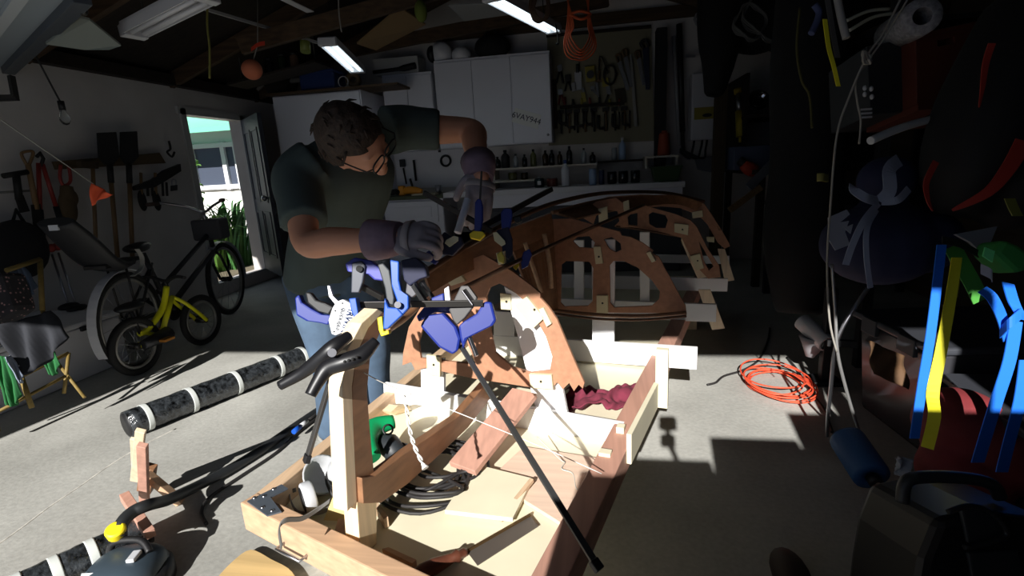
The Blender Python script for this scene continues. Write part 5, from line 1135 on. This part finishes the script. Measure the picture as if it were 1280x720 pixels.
# navy drawstring sack
t = thing('drawstring_sack', 'navy drawstring sack tied with pale grey ribbon on the plastic bins', 'sack', A(1105,350,d=1.9))
nv = M('sack_navy', (30,36,70), .8, kind='noise', amt=.2, bump=.4); rib = M('ribbon_grey', (150,158,178), .8); wh = M('patch_white', (150,154,166), .8)
mm = MB(); mm.ell(A(1098,305,d=1.95), (.20,.2,.155)); mm.ell(A(1140,300,d=1.95), (.16,.17,.13)); mm.ell(A(1108,225,d=1.95), (.10,.1,.09)); mm.tube([A(1104,262,d=1.95), A(1108,238,d=1.95)], [.09,.06], 14); remesh(obj('sack_body', mm, nv, t), .014, 4)
for pts, dd in (([(1035,272),(1058,262),(1062,268),(1050,278),(1061,276),(1056,290),(1062,306),(1044,313),(1036,300)], 1.76), ([(1055,285),(1066,280),(1063,292)], 1.74)): obj('patch', board(MB(), pts, .004, d=dd), wh, t)
def rb_(pts, w): P = cr([A(x,y,d=dd) for x,y,dd in pts],6); n_ = len(P); obj('ribbon', MB().ribbon(P, [((P[min(i+1,n_-1)]-P[max(i-1,0)]).cross(FWD)).normalized()*w for i in range(n_)]), rib, t)
rb_([(1100,252,1.74),(1112,238,1.72),(1112,212,1.73),(1124,200,1.76)], .045); rb_([(1098,251,1.74),(1084,248,1.71),(1068,238,1.72),(1066,232,1.74)], .03); rb_([(1102,252,1.74),(1122,250,1.72),(1136,236,1.74)], .025)
rb_([(1098,254,1.74),(1080,276,1.70),(1066,305,1.70),(1057,331,1.72)], .022); rb_([(1096,262,1.74),(1084,285,1.70),(1083,320,1.70),(1088,360,1.72)], .018)
# plastic bins
binm = M('bin_clear', (58,58,62), .25, spec=.5); lidm = M('bin_lid', (62,64,70), .4)
def bin_(a, b, depth, h, label):
    ax = (b-a); ax.z = 0; w_ = ax.length; ax.normalize(); nn = V((-ax.y,ax.x,0)); nn = nn if nn.x > 0 else -nn; c = (a+b)/2+nn*depth/2; c.z = 0
    t = thing('plastic_bin', label, 'bin', c, 'storage bins along the right wall'); i_ = .03
    f = lambda x, y, z: c+ax*x+nn*y+UP*z; W2, D2 = w_/2, depth/2
    obj('bin_body', MB().hexa([f(-W2+i_,-D2+i_,0),f(W2-i_,-D2+i_,0),f(W2-i_,D2-i_,0),f(-W2+i_,D2-i_,0),f(-W2,-D2,h),f(W2,-D2,h),f(W2,D2,h),f(-W2,D2,h)]), binm, t, bev=.02)
    obj('lid', MB().box(f(0,0,h+.012), (w_+.05,depth+.05,.03), ax, nn), lidm, t, bev=.01)
    for s_ in (-1,1): obj('latch', MB().box(f(s_*W2*.5,-D2-.02,h-.01), (.1,.02,.07), ax, nn), lidm, t, bev=.004)
    return t
bin_(A(1062,505,Z=0), A(1150,575,Z=0), .55, .44, 'grey plastic storage bin under the navy sack, the one farther back')
bin_(A(1158,585,Z=0)+V((.02,-.02,0)), A(1270,690,Z=0), .5, .36, 'grey plastic storage bin behind the red bag, the one nearer the front')
one('orange_cloth', MB().grid(lambda u, v: A(1085+45*u+6*v, 425+20*u+42*v, d=1.98)-FWD*.01*sin(9*u+7*v), 10, 10), M('cloth_ochre', (92,66,42), .8), 'ochre cloth pressed against the side of the back plastic bin', 'cloth', solid=.004)
# red bag
rb2 = M('bag_red', (128,44,48), .75, kind='noise', amt=.2, scale=10, bump=.4)
t = thing('red_bag', 'soft dark red bag on the floor behind the blue and yellow straps', 'bag', A(1215,620,d=1.62)); mm = MB(); mm.ell(A(1200,530,d=1.66), (.13,.14,.115)); mm.ell(A(1250,565,d=1.60), (.14,.14,.13)); mm.ell(A(1205,590,d=1.62), (.13,.13,.10)); mm.tube([A(1210,600,d=1.64), V((A(1210,600,d=1.64).x, A(1210,600,d=1.64).y, .02))], [.11,.14], 14); remesh(obj('bag_body', mm, rb2, t), .014, 4)
# straps
sb = M('strap_blue', (22,110,226), .7); sy = M('strap_yellow', (228,220,40), .7); sg = M('strap_green', (74,150,60), .7)
strap('blue_strap', [(1177,306,1.5),(1172,350,1.49),(1163,420,1.48),(1153,480,1.48),(1143,548,1.5)], .028, sb, 'long blue webbing strap hanging left of the yellow one', wv=CR)
strap('yellow_strap', [(1196,322,1.52),(1188,375,1.50),(1176,440,1.48),(1166,490,1.47),(1168,520,1.48),(1159,560,1.5)], .03, sy, 'long bright yellow webbing strap hanging beside the left blue one', wv=CR, twist=.9)
strap('green_strap', [(1190,308,1.54),(1205,335,1.52),(1216,355,1.51),(1226,376,1.52)], .05, sg, 'broad green strap slanting above the yellow strap', wv=CR*.9+CU*.4)
strap('olive_strap', [(1190,322,1.56),(1196,345,1.55),(1193,372,1.55)], .02, M('strap_olive', (120,110,40), .7), 'short olive strap between the blue strap and the broad green strap', wv=CR)
strap('blue_strap', [(1270,402,1.42),(1262,450,1.40),(1246,500,1.40),(1232,545,1.42),(1222,578,1.44)], .036, sb, 'wide blue strap falling across the red bag', wv=CR)
strap('blue_strap', [(1282,450,1.40),(1275,500,1.40),(1262,550,1.42),(1252,590,1.44)], .034, sb, 'blue strap at the very right edge of the picture, nearest the frame', wv=CR)
strap('blue_strap', [(1228,362,1.44),(1240,372,1.40),(1252,396,1.41),(1260,424,1.42)], .03, sb, 'short blue strap end looped below the green cushion', wv=CR*.8+CU*.5)
strap('blue_strap', [(1260,354,1.42),(1268,380,1.39),(1280,400,1.4)], .034, sb, 'blue strap loop right below the green cushion near the edge', wv=CR*.8-CU*.2)
strap('blue_strap', [(1250,416,1.42),(1262,404,1.38),(1276,392,1.38)], .03, sb, 'blue strap tail crossing the other blue loops diagonally', wv=CU)
for x, y, w_ in ((1245,352,.018),(1258,340,.02)):
    pass
t = thing('green_cushion', 'bright green rounded pad above the blue strap loops', 'pad', A(1250,330,d=1.5)); gpad = M('pad_green', (60,150,70), .7)
obj('pad_body', MB().prism([A(x,y,d=1.48) for x,y in [(1227,318),(1238,300),(1258,308),(1276,322),(1268,340),(1252,342)]], FWD*.08), gpad, t, bev=.015); obj('lit_patch', MB().prism([A(x,y,d=1.436) for x,y in [(1231,309),(1243,314),(1240,328),(1228,320)]], FWD*.004), M('lit_patch_green', (120,240,150), .6), t)  # brighter green piece paints a sunlit patch on the pad
cgm = MB(); cgm.prism([A(x,y,d=1.6) for x,y in [(1193,293),(1245,283),(1238,300),(1228,320),(1212,303)]], FWD*.01); one('grey_flap', cgm, M('flap_grey', (130,134,146), .9), 'grey cloth flap under the black bag beside the green pad', 'cloth')
strap('black_strap', [(1178,300,1.5),(1200,305,1.5),(1224,318,1.5)], .022, blackp, 'black strap under the grey cloth flap', wv=CU)
strap('olive_tag', [(1262,248,1.45),(1266,258,1.45),(1272,270,1.45)], .03, M('tag_olive', (110,112,44), .7), 'olive tag hanging at the right edge above the green pad', wv=CR, cat='tag')
strap('white_strap', [(1226,336,1.47),(1238,342,1.45),(1240,346,1.45)], .03, wh, 'pale strap end tucked under the green pad', wv=CU)
# hanging cords, tubes, straps at the top
wcord = M('cord_white', (150,146,138), .7)
tub('hanging_rope', [(1130,-10,1.6),(1105,40,1.6),(1084,70,1.6),(1062,120,1.62),(1046,170,1.64),(1038,260,1.66),(1034,330,1.7),(1037,400,1.75),(1046,440,1.78)], .0035, wcord, 'long pale cord hanging from the knot down past the navy sack, outer strand', 'cord')
tub('hanging_rope', [(1140,-10,1.58),(1110,40,1.6),(1086,75,1.62),(1070,100,1.62),(1072,130,1.62),(1076,150,1.62),(1074,180,1.62)], .003, wcord, 'shorter pale cord beside the dark box, inner strand from the knot', 'cord')
kn = MB(); k0 = A(1083,72,d=1.59)
for i in range(3): kn.tube([k0+(CR*.014*cos(2*pi*j/10+i)+CU*.018*sin(2*pi*j/10))+FWD*.006*sin(j+i) for j in range(10)], .004, 6, closed=True)
one('cord_knot', kn, wcord, 'bunched pale knot joining the hanging cords before the dark box', 'knot')
tub('white_tube', [(1046,-6,1.9),(1051,20,1.9),(1058,48,1.9)], .014, M('tube_grey', (150,150,150), .5), 'short pale plastic tube hanging beside the yellow strap at top', 'tube')
for i, (pts, lab) in enumerate((([(1058,26,2.4),(1085,14,2.4),(1112,11,2.4)],'upper thin pale tube stacked under the roof near foam roll'), ([(1062,38,2.4),(1090,22,2.4),(1114,17,2.4)],'lower thin pale tube stacked under the roof near foam roll'))): tub('thin_tube', pts, .008, M('tube_pale', (170,172,160), .5), lab, 'tube')
strap('yellow_strap', [(1031,24,1.9),(1036,60,1.9),(1042,82,1.9),(1048,108,1.92)], .016, sy, 'short dark yellow strap hanging under the roof beside the pale tube', wv=CR)
strap('grey_webbing', [(1034,-4,1.92),(1041,40,1.92),(1047,72,1.92)], .02, M('web_grey', (80,80,82), .8), 'grey webbing strap hanging behind the short yellow strap', wv=CR)
tub('blue_rope', [(1018,6,2.2),(1024,16,2.2),(1020,30,2.2),(1014,42,2.2)], .014, M('rope_bluegrey', (70,80,120), .8), 'bunched blue-grey rope hanging at the left of the yellow strap', 'rope')
tub('hanging_rope', [(1000,10,2.3),(996,60,2.3),(1002,100,2.3),(1012,120,2.3),(1015,160,2.3)], .006, M('rope_olive', (80,76,36), .8), 'thin olive rope hanging against the black tarp', 'rope')
# dark hanging tarp bundles
tp_ = M('tarp_black', (13,13,14), .85, kind='noise', amt=.4, scale=5, bump=.4)
mm = MB(); mm.tube(cr([A(1012,-20,d=2.9), A(1010,90,d=2.9), A(1008,200,d=2.9), A(1002,300,d=2.9), A(1000,392,d=2.9)],5), crv([.17,.2,.19,.2,.13],5), 16, flat=(CR,1.0)); remesh(obj('t', MB().ell((0,0,0),.01), tp_), .02) and bpy.data.objects.remove(bpy.data.objects['t'])
remesh(one('black_tarp', mm, tp_, 'long black bundle hanging from the roof left of the navy sack', 'bundle'), .025, 5)
mm = MB(); mm.tube(cr([A(905,-20,d=4.4), A(900,40,d=4.4), A(898,80,d=4.4), A(892,120,d=4.4)],5), crv([.22,.19,.14,.08],5), 14); mm.ell(A(945,30,d=4.4), (.3,.2,.25)); mm.ell(A(985,20,d=4.2), (.25,.2,.3)); remesh(one('black_netting', mm, tp_, 'dark bundled netting hanging under the roof right of the white wall box', 'bundle'), .03, 5)
for i, (x, y, r, lab) in enumerate(((962,16,.19,'coil of thin grey cable hanging before the dark bundled netting, larger one'),(938,28,.12,'coil of thin grey cable hanging before the dark bundled netting, smaller one'))):
    c_ = A(x,y,d=4.0); m = MB(); P = []
    for j in range(60): a = 2*pi*j/15; rr = r*(1+.12*sin(j*1.7)); P.append(c_+CR*rr*cos(a)+CU*rr*1.1*sin(a)+FWD*.02*sin(j*.9))
    m.tube(cr(P,3), .007, 6); one('cable_coil', m, M('cable_grey', (90,90,88), .6), lab, 'cable')
c_ = A(876,24,d=4.6); one('octagon_ring', MB().tube([c_+CR*.055*cos(2*pi*j/8)+CU*.06*sin(2*pi*j/8) for j in range(8)], .013, 7, closed=True), M('ring_grey', (130,130,132), .5), 'pale eight-sided ring hanging right of the pegboard top', 'ring')
# shelf stuff at the back right
t = thing('timber_post', 'brown timber post standing between the white wall box and the yellow gun', 'post', A(900,300,Y=5.3)); p_ = A(898,200,Y=5.3); obj('timber', MB().lohi((p_.x-.05,5.25,0),(p_.x+.05,5.35,2.6)), M('post_wood', (64,52,34), .85, kind='wood', axis=2), t)
t = thing('side_bench', 'dark bench in the back right corner under the chrome bowl', 'bench', (2.0,5.2,0)); obj('bench_top', MB().lohi((1.35,4.8,1.0),(2.52,6.1,1.04)), dark_wood, t)
for x, y in ((1.4,4.85),(2.45,4.85),(1.4,6.0),(2.45,6.0)): obj('leg', MB().lohi((x-.03,y-.03,0),(x+.03,y+.03,1.0)), dark_wood, t)
obj('upper_shelf', MB().lohi((1.35,5.2,1.50),(2.52,6.1,1.525)), dark_wood, t)
for x in (1.37,2.5): obj('shelf_side', MB().lohi((x-.015,5.3,1.04),(x+.015,6.1,1.9)), dark_wood, t)
t = thing('grease_gun', 'yellow grease gun with steel middle standing upright at the back right', 'grease gun', A(924,172,d=4.9)); gg = M('gun_yellow', (190,170,40), .45)
obj('barrel', MB().cyl(A(925,171,d=4.9), A(924,139,d=4.9), .036), gg, t); obj('rod', MB().cyl(A(924,139,d=4.9), A(923,117,d=4.9), .024), steel, t); obj('cap', MB().cyl(A(923,117,d=4.9), A(922,111,d=4.9), .037), gg, t); obj('tip', MB().cyl(A(925,171,d=4.9), A(925,178,d=4.9), .012), gg, t)
c_ = A(946,130,d=5.0); one('chrome_bowl', MB().lathe([(.0,.0),(.05,.005),(.09,.03),(.105,.075),(.1,.075),(.085,.034),(.045,.012),(.0,.008)], c_, (-FWD+UP*.4), 22, cap=False), M('chrome', (210,210,214), .12, 1), 'round chrome bowl on the dark shelf beside the yellow gun', 'bowl')
one('pale_bin', MB().lohi((A(915,200,Y=5.1).x,5.05,1.042),(A(962,200,Y=5.1).x,5.4,1.25)), M('bin_bluegrey', (70,80,104), .6), 'blue-grey bin on the back right bench behind the slanting boards', 'bin', bev=.01)
t = thing('orange_drill', 'red-orange rounded tool lying on the back right bench', 'power tool', A(938,215,d=4.6)); od = M('drill_red', (196,64,36), .5); obj('body', MB().tube(cr([A(929,205,d=4.6), A(935,210,d=4.6), A(944,214,d=4.6)],4), crv([.04,.06,.055],4), 12), od, t); obj('grip', MB().tube([A(924,200,d=4.62), A(932,206,d=4.62)], [.035,.045], 10), blackp, t)
one('grey_board', MB().bar(A(936,234,d=4.3), A(982,188,d=4.3), .02, .07, CU), M('board_grey', (100,104,112), .7), 'grey board leaning diagonally at the back right', 'board')
one('brown_stick', MB().bar(A(912,263,d=4.2), A(951,234,d=4.2), .03, .05, CU), M('stick_brown', (110,88,58), .7, kind='wood'), 'short brown timber stick poking out below the grey leaning board', 'stick')
one('yellow_block', MB().bar(A(965,232,d=4.2), A(971,245,d=4.2), .05, .03, CU), yd, 'small yellow block at the back right beside the brown stick', 'block')
t = thing('canister', 'dim grey canister under the small yellow block', 'canister', A(972,292,d=4.2)); obj('canister_body', MB().cyl(A(972,290,d=4.2), A(970,254,d=4.2), .08), M('canister_grey', (80,80,84), .5), t); obj('lid', MB().cyl(A(970,254,d=4.2), A(970,250,d=4.2), .085), blackp, t)
one('hanging_mesh', MB().grid(lambda u, v: A(1021+16*u, 217+10*v, d=2.5)-FWD*.01*sin(5*u), 6, 6), M('mesh_yellow', (150,146,80), .8), 'small patch of yellow mesh on the black bundle', 'mesh', solid=.004)
# floor items right
pv_ = M('pvc_white', (196,196,198), .4)
p0_, p1_ = A(1003,402,d=2.75), A(1034,430,d=2.6); one('pvc_pipe', MB().lathe([(.036,0),(.046,0),(.046,(p1_-p0_).length),(.036,(p1_-p0_).length)], p0_, p1_-p0_, 18, cap=False).lathe([(.036,0.002),(.001,.002)], p0_, p1_-p0_, 18, cap=False), pv_, 'short white pipe lying beside the black rack post', 'pipe', bev=.001)
one('white_funnel', MB().lathe([(.02,0),(.05,.06),(.075,.10)], A(1012,446,d=2.7), (.2,.1,1), 16), M('funnel_grey', (150,150,154), .5), 'grey-white funnel on the floor under the short white pipe', 'funnel')
t = thing('black_stand', 'black upright stand leg beside the hanging cords right of the orange coil', 'stand', A(1032,475,Z=0)); b_ = A(1030,478,Z=0); tpp = A(1040,360,d=2.55); obj('leg', MB().bar(b_, tpp, .05, .05), blackp, t, bev=.004); obj('foot', MB().box(b_+UP*.012, (.14,.12,.024)), blackp, t, bev=.004); obj('crossbar', MB().bar(A(1034,428,d=2.4), A(1071,430,d=2.35), .025, .03), blackp, t)
co = A(968,482,Z=0); P = []; rnd = random.Random(9)
for i in range(7):
    ox, oy, r = rnd.uniform(-.03,.03), rnd.uniform(-.05,.05), rnd.uniform(.13,.17)
    for j in range(10): a = 2*pi*j/10; P.append(co+V((ox+r*1.0*cos(a), oy+r*1.25*sin(a), .008+.006*i+.012*abs(sin(a+i)))))
P += [co+V((.12,.1,.03)), co+V((.16,-.05,.03)), co+V((.1,-.14,.02))]
one('extension_lead', MB().tube(cr(P,4), .0042, 7), M('cord_orange', (226,84,54), .6), 'orange extension cord coiled on the floor right of the boat', 'cord')
one('black_lead', MB().tube(cr([A(x,y,Z=.008) for x,y in [(884,481),(895,478),(905,470),(930,462),(950,448),(960,425),(962,410)]],5), .006, 7), cab, 'thin black lead on the floor behind the orange coil', 'cable')
q_ = [A(x,y,Z=.008) for x,y in [(984,447),(996,462),(1006,478),(1018,496),(1030,512),(1036,528),(1040,540)]]; one('black_lead', MB().tube(cr(q_,5), .007, 7), cab, 'black lead running from the orange coil toward the blue roll', 'cable')
tub('metal_strip', [(1085,360,1.9),(1066,388,1.9),(1052,412,1.92),(1043,440,1.95),(1039,480,2.0),(1035,520,2.05),(1034,545,2.1)], .007, steel, 'shiny curved metal strip falling past the black stand leg', 'strip')
tub('wire_pair', [(1040,330,1.9),(1044,390,1.92),(1047,440,1.93),(1056,480,1.94),(1066,515,1.95),(1076,545,1.96)], .006, M('wire_silver', (170,170,168), .3, .7), 'silver cable hanging beside the curved metal strip', 'cable')
p0_, p1_ = A(1058,548,d=1.9), A(1090,596,d=1.75); t = thing('paper_towel_roll', 'blue wrapped roll with core lying on the dark floor', 'roll', A(1075,580,d=1.8)); L = (p1_-p0_).length
obj('roll_body', MB().lathe([(.02,0),(.058,.0),(.06,.01),(.06,L-.01),(.058,L),(.02,L),(.02,0)], p0_, p1_-p0_, 20, cap=False), M('roll_blue', (40,84,134), .6, kind='noise', amt=.15), t); obj('core', MB().cyl(p1_, p1_+(p1_-p0_).normalized()*.03, .022), blackp, t)
one('pale_stick', MB().cyl(A(1098,606,d=1.65), A(1118,632,d=1.55), .008), M('stick_pale', (120,104,92), .6), 'thin pale stick poking out behind the blue roll', 'stick')
one('crumpled_wrapper', MB().grid(lambda u, v: A(1118+18*u+6*v, 572+24*v, d=1.6)-FWD*.02*sin(8*u+5*v), 8, 8), wh, 'pale crumpled wrapper between the blue roll and the red bag', 'wrapper', solid=.003)
# dark tool case at the bottom right
t = thing('tool_case', 'dark grey plastic tool case with arched handle at the bottom right corner', 'case', A(1195,730,d=1.3)); tc = M('case_dark', (12,12,14), .5); tcg = M('case_grey', (34,37,40), .5)
d_ = 1.22; obj('case_body', MB().prism([A(x,y,d=d_) for x,y in [(1108,670),(1126,625),(1180,614),(1252,622),(1272,660),(1285,740),(1290,800),(1090,800),(1098,730)]], FWD*.22), tc, t, bev=.025)
obj('handle', MB().tube(cr([A(x,y,d=1.17) for x,y in [(1128,628),(1133,602),(1160,596),(1210,598),(1240,606),(1250,622)]],5), .014, 10), tcg, t)
obj('panel', MB().prism([A(x,y,d=1.108) for x,y in [(1198,632),(1242,636),(1262,668),(1250,676),(1208,678)]], FWD*.012), tcg, t, bev=.004); obj('lower_panel', MB().prism([A(x,y,d=1.108) for x,y in [(1208,690),(1270,686),(1278,720),(1214,724)]], FWD*.012), tcg, t, bev=.004)
obj('cable', MB().tube(cr([A(x,y,d=1.09) for x,y in [(1185,640),(1215,632),(1245,645),(1258,668),(1235,678),(1205,684)]],5), .006, 7), blackp, t)
mm = MB(); c_ = A(988,716,Z=.04); mm.ell(c_, (.05,.09,.04)); one('dark_shoe', mm, M('shoe_brown', (40,26,22), .6), 'dark brown shoe toe at the bottom edge on the shaded floor', 'shoe')
# ------------------------------------------------------------------ under the roof
tube_on = M('tube_lit', (225,240,245), .4, emit=2.2); lampw = M('lamp_white', (210,210,214), .4)
def lamp(p0, p1, w, label, lit=True, down=None):
    t = thing('tube_lamp', label, 'ceiling lamp', (p0+p1)/2, 'tube lamps under the roof'); ax = (p1-p0).normalized(); nn = V(down or (0,0,-1)); s_ = ax.cross(nn).normalized(); nn = s_.cross(ax)
    if nn.z > 0: nn = -nn
    obj('reflector', MB().box((p0+p1)/2-nn*.02, ((p1-p0).length, w, .03), ax, s_), lampw, t, bev=.004)
    for k in (-1,1): obj('side_flange', MB().box((p0+p1)/2+s_*w*.5*k+nn*.005, ((p1-p0).length, .006, .05), ax, s_), lampw, t)
    for k in (-1,1): obj('tube', MB().cyl(p0+ax*.04+s_*w*.24*k+nn*.022, p1-ax*.04+s_*w*.24*k+nn*.022, .014), tube_on if lit else lampw, t)
    for p in (p0, p1): obj('end_cap', MB().box(p+nn*.01, (.05, w, .06), ax, s_), lampw, t, bev=.004)
    for f in (.2,.8):
        q = p0.lerp(p1,f)-nn*.03; obj('hanger', MB().cyl(q, V((q.x,q.y,q.z+.35)), .004), dsteel, t)
lamp(A(409,51,d=4.3), A(446,86,d=5.1), .15, 'lit double tube lamp hanging above the head of the person')
lamp(A(615,-6,d=3.6), A(692,36,d=4.6), .14, 'lit double tube lamp at the top centre near the orange cord coil')
lamp(A(166,38,d=2.9), A(256,-8,d=2.6), .13, 'unlit white tube lamp at the top left of the picture', lit=False)
one('conduit', MB().bar(A(232,4,d=3.6), A(406,56,d=4.4), .02, .02), M('conduit_grey', (140,140,140), .5), 'long pale conduit running to the lit lamp above the person', 'conduit')
one('white_strip', MB().bar(A(345,-6,d=3.5), A(388,15,d=3.9), .06, .006), lampw, 'white flat strip hanging under the roof at the top', 'strip')
# raised garage door at the top left with its track
t = thing('garage_door', 'raised grey garage door panel with ribs at the top left corner', 'garage door', A(20,30,Z=2.06))
zq = lambda x, y, z: A(x, y, Z=z)
a, b = zq(-60,152,2.05), zq(100,-12,2.05); ed = (b-a).normalized(); inn = V((ed.y,-ed.x,0)); inn = inn if inn.dot(V((0,-1,0))) > 0 else -inn
gd = M('door_greyblue', (150,160,168), .5)
obj('panel', MB().prism([a, b, b+inn*1.1, a+inn*1.1], (0,0,.03)), gd, t)
for k in (.18,.42,.66): obj('rib', MB().bar(a+inn*k-UP*.02, b+inn*k-UP*.02, .05, .03), M('door_rib', (186,192,196), .5), t)
obj('edge_rail', MB().bar(a-UP*.03, b-UP*.03, .07, .05), M('rail_dark', (84,90,98), .5, .3), t, bev=.003)
for k in (.45,.55,.65,.75): obj('slot', MB().box(a.lerp(b,k)-inn*.04-UP*.04, (.03,.01,.015), ed, inn), blackp, t)
one('pale_sheet', MB().prism([A(57,54,d=2.75), A(100,21,d=2.6), A(112,24,d=2.6), A(151,56,d=2.8), A(136,61,d=2.8), A(105,61,d=2.8)], UP*.012), M('panel_greygreen', (130,136,130), .8), 'pale triangular sheet lying on the rafters at the top left', 'sheet')
t = thing('bracket_mount', 'dark L-shaped steel bracket under the raised garage door', 'bracket', A(10,110,d=2.6)); obj('arm', MB().bar(A(-10,123,d=2.6), A(22,122,d=2.6), .02, .03), dsteel, t); obj('upright', MB().bar(A(19,122,d=2.6), A(14,95,d=2.6), .02, .025), dsteel, t)
mm = MB()
for x, y, r in ((92,8,.03),(100,4,.025),(104,14,.02)): mm.ell(A(x,y,d=2.4), r, nu=10, nv=8)
mm.bar(A(88,12,d=2.4), A(108,8,d=2.4), .02, .02); one('roller_mount', mm, dsteel, 'dark roller hardware at the far corner of the raised door', 'roller')
tub('hanging_rope', [(260,-6,3.0),(259,30,3.0),(262,60,3.0),(262,98,3.0)], .006, M('rope_yellow', (130,124,60), .8), 'yellowish rope hanging straight down under the roof at left', 'rope')
tub('pull_cord', [(423,-6,3.6),(424,20,3.6),(427,40,3.6)], .005, wcord, 'short pale pull cord hanging above the lit lamp', 'cord')
t = thing('hanging_ball', 'orange ball hanging on a string under the roof at left', 'ball', A(315,87,d=3.8)); obj('ball', MB().ell(A(315,87,d=3.8), .072, nu=20, nv=14), M('ball_orange', (196,110,78), .8), t)
obj('string', MB().tube([A(322,-6,d=3.8), A(322,56,d=3.8), A(316,78,d=3.8)], .004, 6), wcord, t); obj('ribbon', MB().ribbon(cr([A(314,62,d=3.78), A(322,56,d=3.77), A(331,54,d=3.78)],4), CU*.03), M('ribbon_orange', (200,60,34), .7), t)
t = thing('ball_can', 'green plastic can hanging beside the conduit near the lit lamp', 'can', A(382,66,d=4.3)); obj('can_body', MB().cyl(A(382,65,d=4.3), A(381,44,d=4.3), .042), M('can_green', (110,120,50), .5), t); obj('lid', MB().cyl(A(381,44,d=4.3), A(381,41,d=4.3), .044), blackp, t)
mm = MB(); mm.ell(A(526,14,d=4.0), (.05,.05,.08)); mm.tube([A(524,-6,d=4.0), A(526,10,d=4.0)], .02, 8); one('green_pouch', mm, M('pouch_green', (96,110,40), .8), 'small green pouch hanging under the roof at the top', 'pouch')
one('loft_board', MB().prism([A(x,y,d=dd) for x,y,dd in [(446,54,4.6),(500,8,4.3),(532,30,4.6),(470,62,4.8)]], UP*.015), M('loft_ply', (130,106,72), .8), 'brown plywood board lying across the ties above the tall cupboard', 'board')
one('grey_sheet', MB().prism([A(x,y,d=dd) for x,y,dd in [(560,6,4.4),(624,4,4.3),(636,18,4.6),(580,26,4.8)]], UP*.01), M('sheet_grey', (150,150,148), .8), 'grey sheet lying on the ties at the top centre', 'sheet')
oc_ = M('coil_orange', (206,92,48), .6)
m = MB()
for i in range(5):
    w_ = .10+.012*i; P = [A(724-13-i,-8,d=4.2), A(724-15+i*2,30,d=4.2-.012*i), A(705+i*2,56-3*i,d=4.2-.01*i), A(714+i*2.5-3,72-i*3.5,d=4.2-.02*i), A(732-i,74-i*3,d=4.2-.02*i), A(745-i*2,58-3*i,d=4.2-.01*i), A(739-i,30,d=4.2), A(732+i,-8,d=4.2)]
    m.tube(cr(P,5), .0065, 6)
m.tube(cr([A(712,18,d=4.17), A(725,14,d=4.15), A(738,18,d=4.17), A(726,24,d=4.15), A(712,18,d=4.17)],4), .012, 6)
one('hanging_cord_coil', m, oc_, 'orange extension cord coil hanging in front of the pegboard', 'cord')
m = MB()
for i in range(4):
    P = [A(664+i*3,-8,d=3.9), A(662+i*2,10,d=3.9), A(668+i*2,26-i,d=3.9), A(678+i*2,26-i,d=3.9), A(684+i,10,d=3.9), A(682+i,-8,d=3.9)]; m.tube(cr(P,5), .008, 6)
one('brown_cord_coil', m, M('coil_brown', (84,62,48), .7), 'brown cord coil hanging beside the lit lamp at top centre', 'cord')
one('ceiling_hook', MB().tube(cr([A(694,30,d=4.3), A(697,44,d=4.3), A(698,54,d=4.3), A(695,55,d=4.3)],4), .007, 6), tool_iron, 'dark hook hanging left of the orange cord coil', 'hook')
# ------------------------------------------------------------------ behind the camera: what the camera stands on, shaped to its shadow; added shade blockers
card = M('cardboard', (150,118,80), .85)
def carton(lo, hi, label):
    t = thing('cardboard_box', label, 'box', ((lo[0]+hi[0])/2,(lo[1]+hi[1])/2,lo[2]))
    obj('box_body', MB().lohi(lo, hi), card, t, bev=.004); obj('packing_tape', MB().lohi((lo[0]-.001,(lo[1]+hi[1])/2-.025,hi[2]),(hi[0]+.001,(lo[1]+hi[1])/2+.025,hi[2]+.002)), M('parcel_tape', (170,140,90), .4), t)
carton((-.28,-.78,0), (.14,-.3,.6), 'cardboard box on the floor behind the camera, under another box')
carton((-.28,-.78,.601), (.14,-.3,1.19), 'cardboard box the camera stand rests on, behind the picture')
carton((.15,-.78,0), (.5,-.3,.68), 'cardboard box behind the picture, lower of the middle pair')
carton((.15,-.78,.681), (.5,-.3,1.29), 'cardboard box behind the picture, upper of the middle pair')
carton((.51,-.78,0), (.98,-.3,.75), 'cardboard box behind the picture, lower of the wide pair')
carton((.51,-.78,.751), (.98,-.3,1.42), 'cardboard box behind the picture, upper of the wide pair')
t = thing('shade_cupboard', 'unseen tall cupboard added behind the camera to shade the right side', 'cupboard', (1.35,-.5,0))  # unseen cupboard, added to keep the right side in shade
obj('cabinet_body', MB().lohi((.985,-.8,0),(1.72,-.53+.22,1.95)), M('cupboard_grey', (120,116,108), .6), t, bev=.005)
for x0, x1 in ((1.01,1.355),(1.365,1.71)): obj('door', MB().lohi((x0,-.309,.05),(x1,-.295,1.93)), MATS['cupboard_grey'], t, bev=.003)
t = thing('action_camera', 'small boxed action camera on a short stand behind the picture', 'camera', CC-FWD*.05-UP*.1)
obj('housing', MB().box(CC-FWD*.045, (.072,.058,.05), CR, CU), blackp, t, bev=.006); obj('mount', MB().box(CC-FWD*.045-CU*.045, (.02,.035,.02), CR, CU).box(CC-FWD*.045-CU*.075, (.055,.045,.04), CR, CU), blackp, t, bev=.003)
qz = CC-FWD*.045-CU*.095; obj('stand', MB().cyl(qz, V((qz.x,qz.y,1.13)), .01).tube([V((qz.x,qz.y,1.14)), V((qz.x,-.32,1.191+.01))], .012, 8), blackp, t)

one('shade_plank', MB().bar((.78,-.27,0),(.78,-.285,1.95),.095,.02,(0,1,0)), fir_z, 'unseen tall plank added behind the camera to shade the bins', 'plank', bev=.002)  # added narrow blocker that keeps the sun off the bins
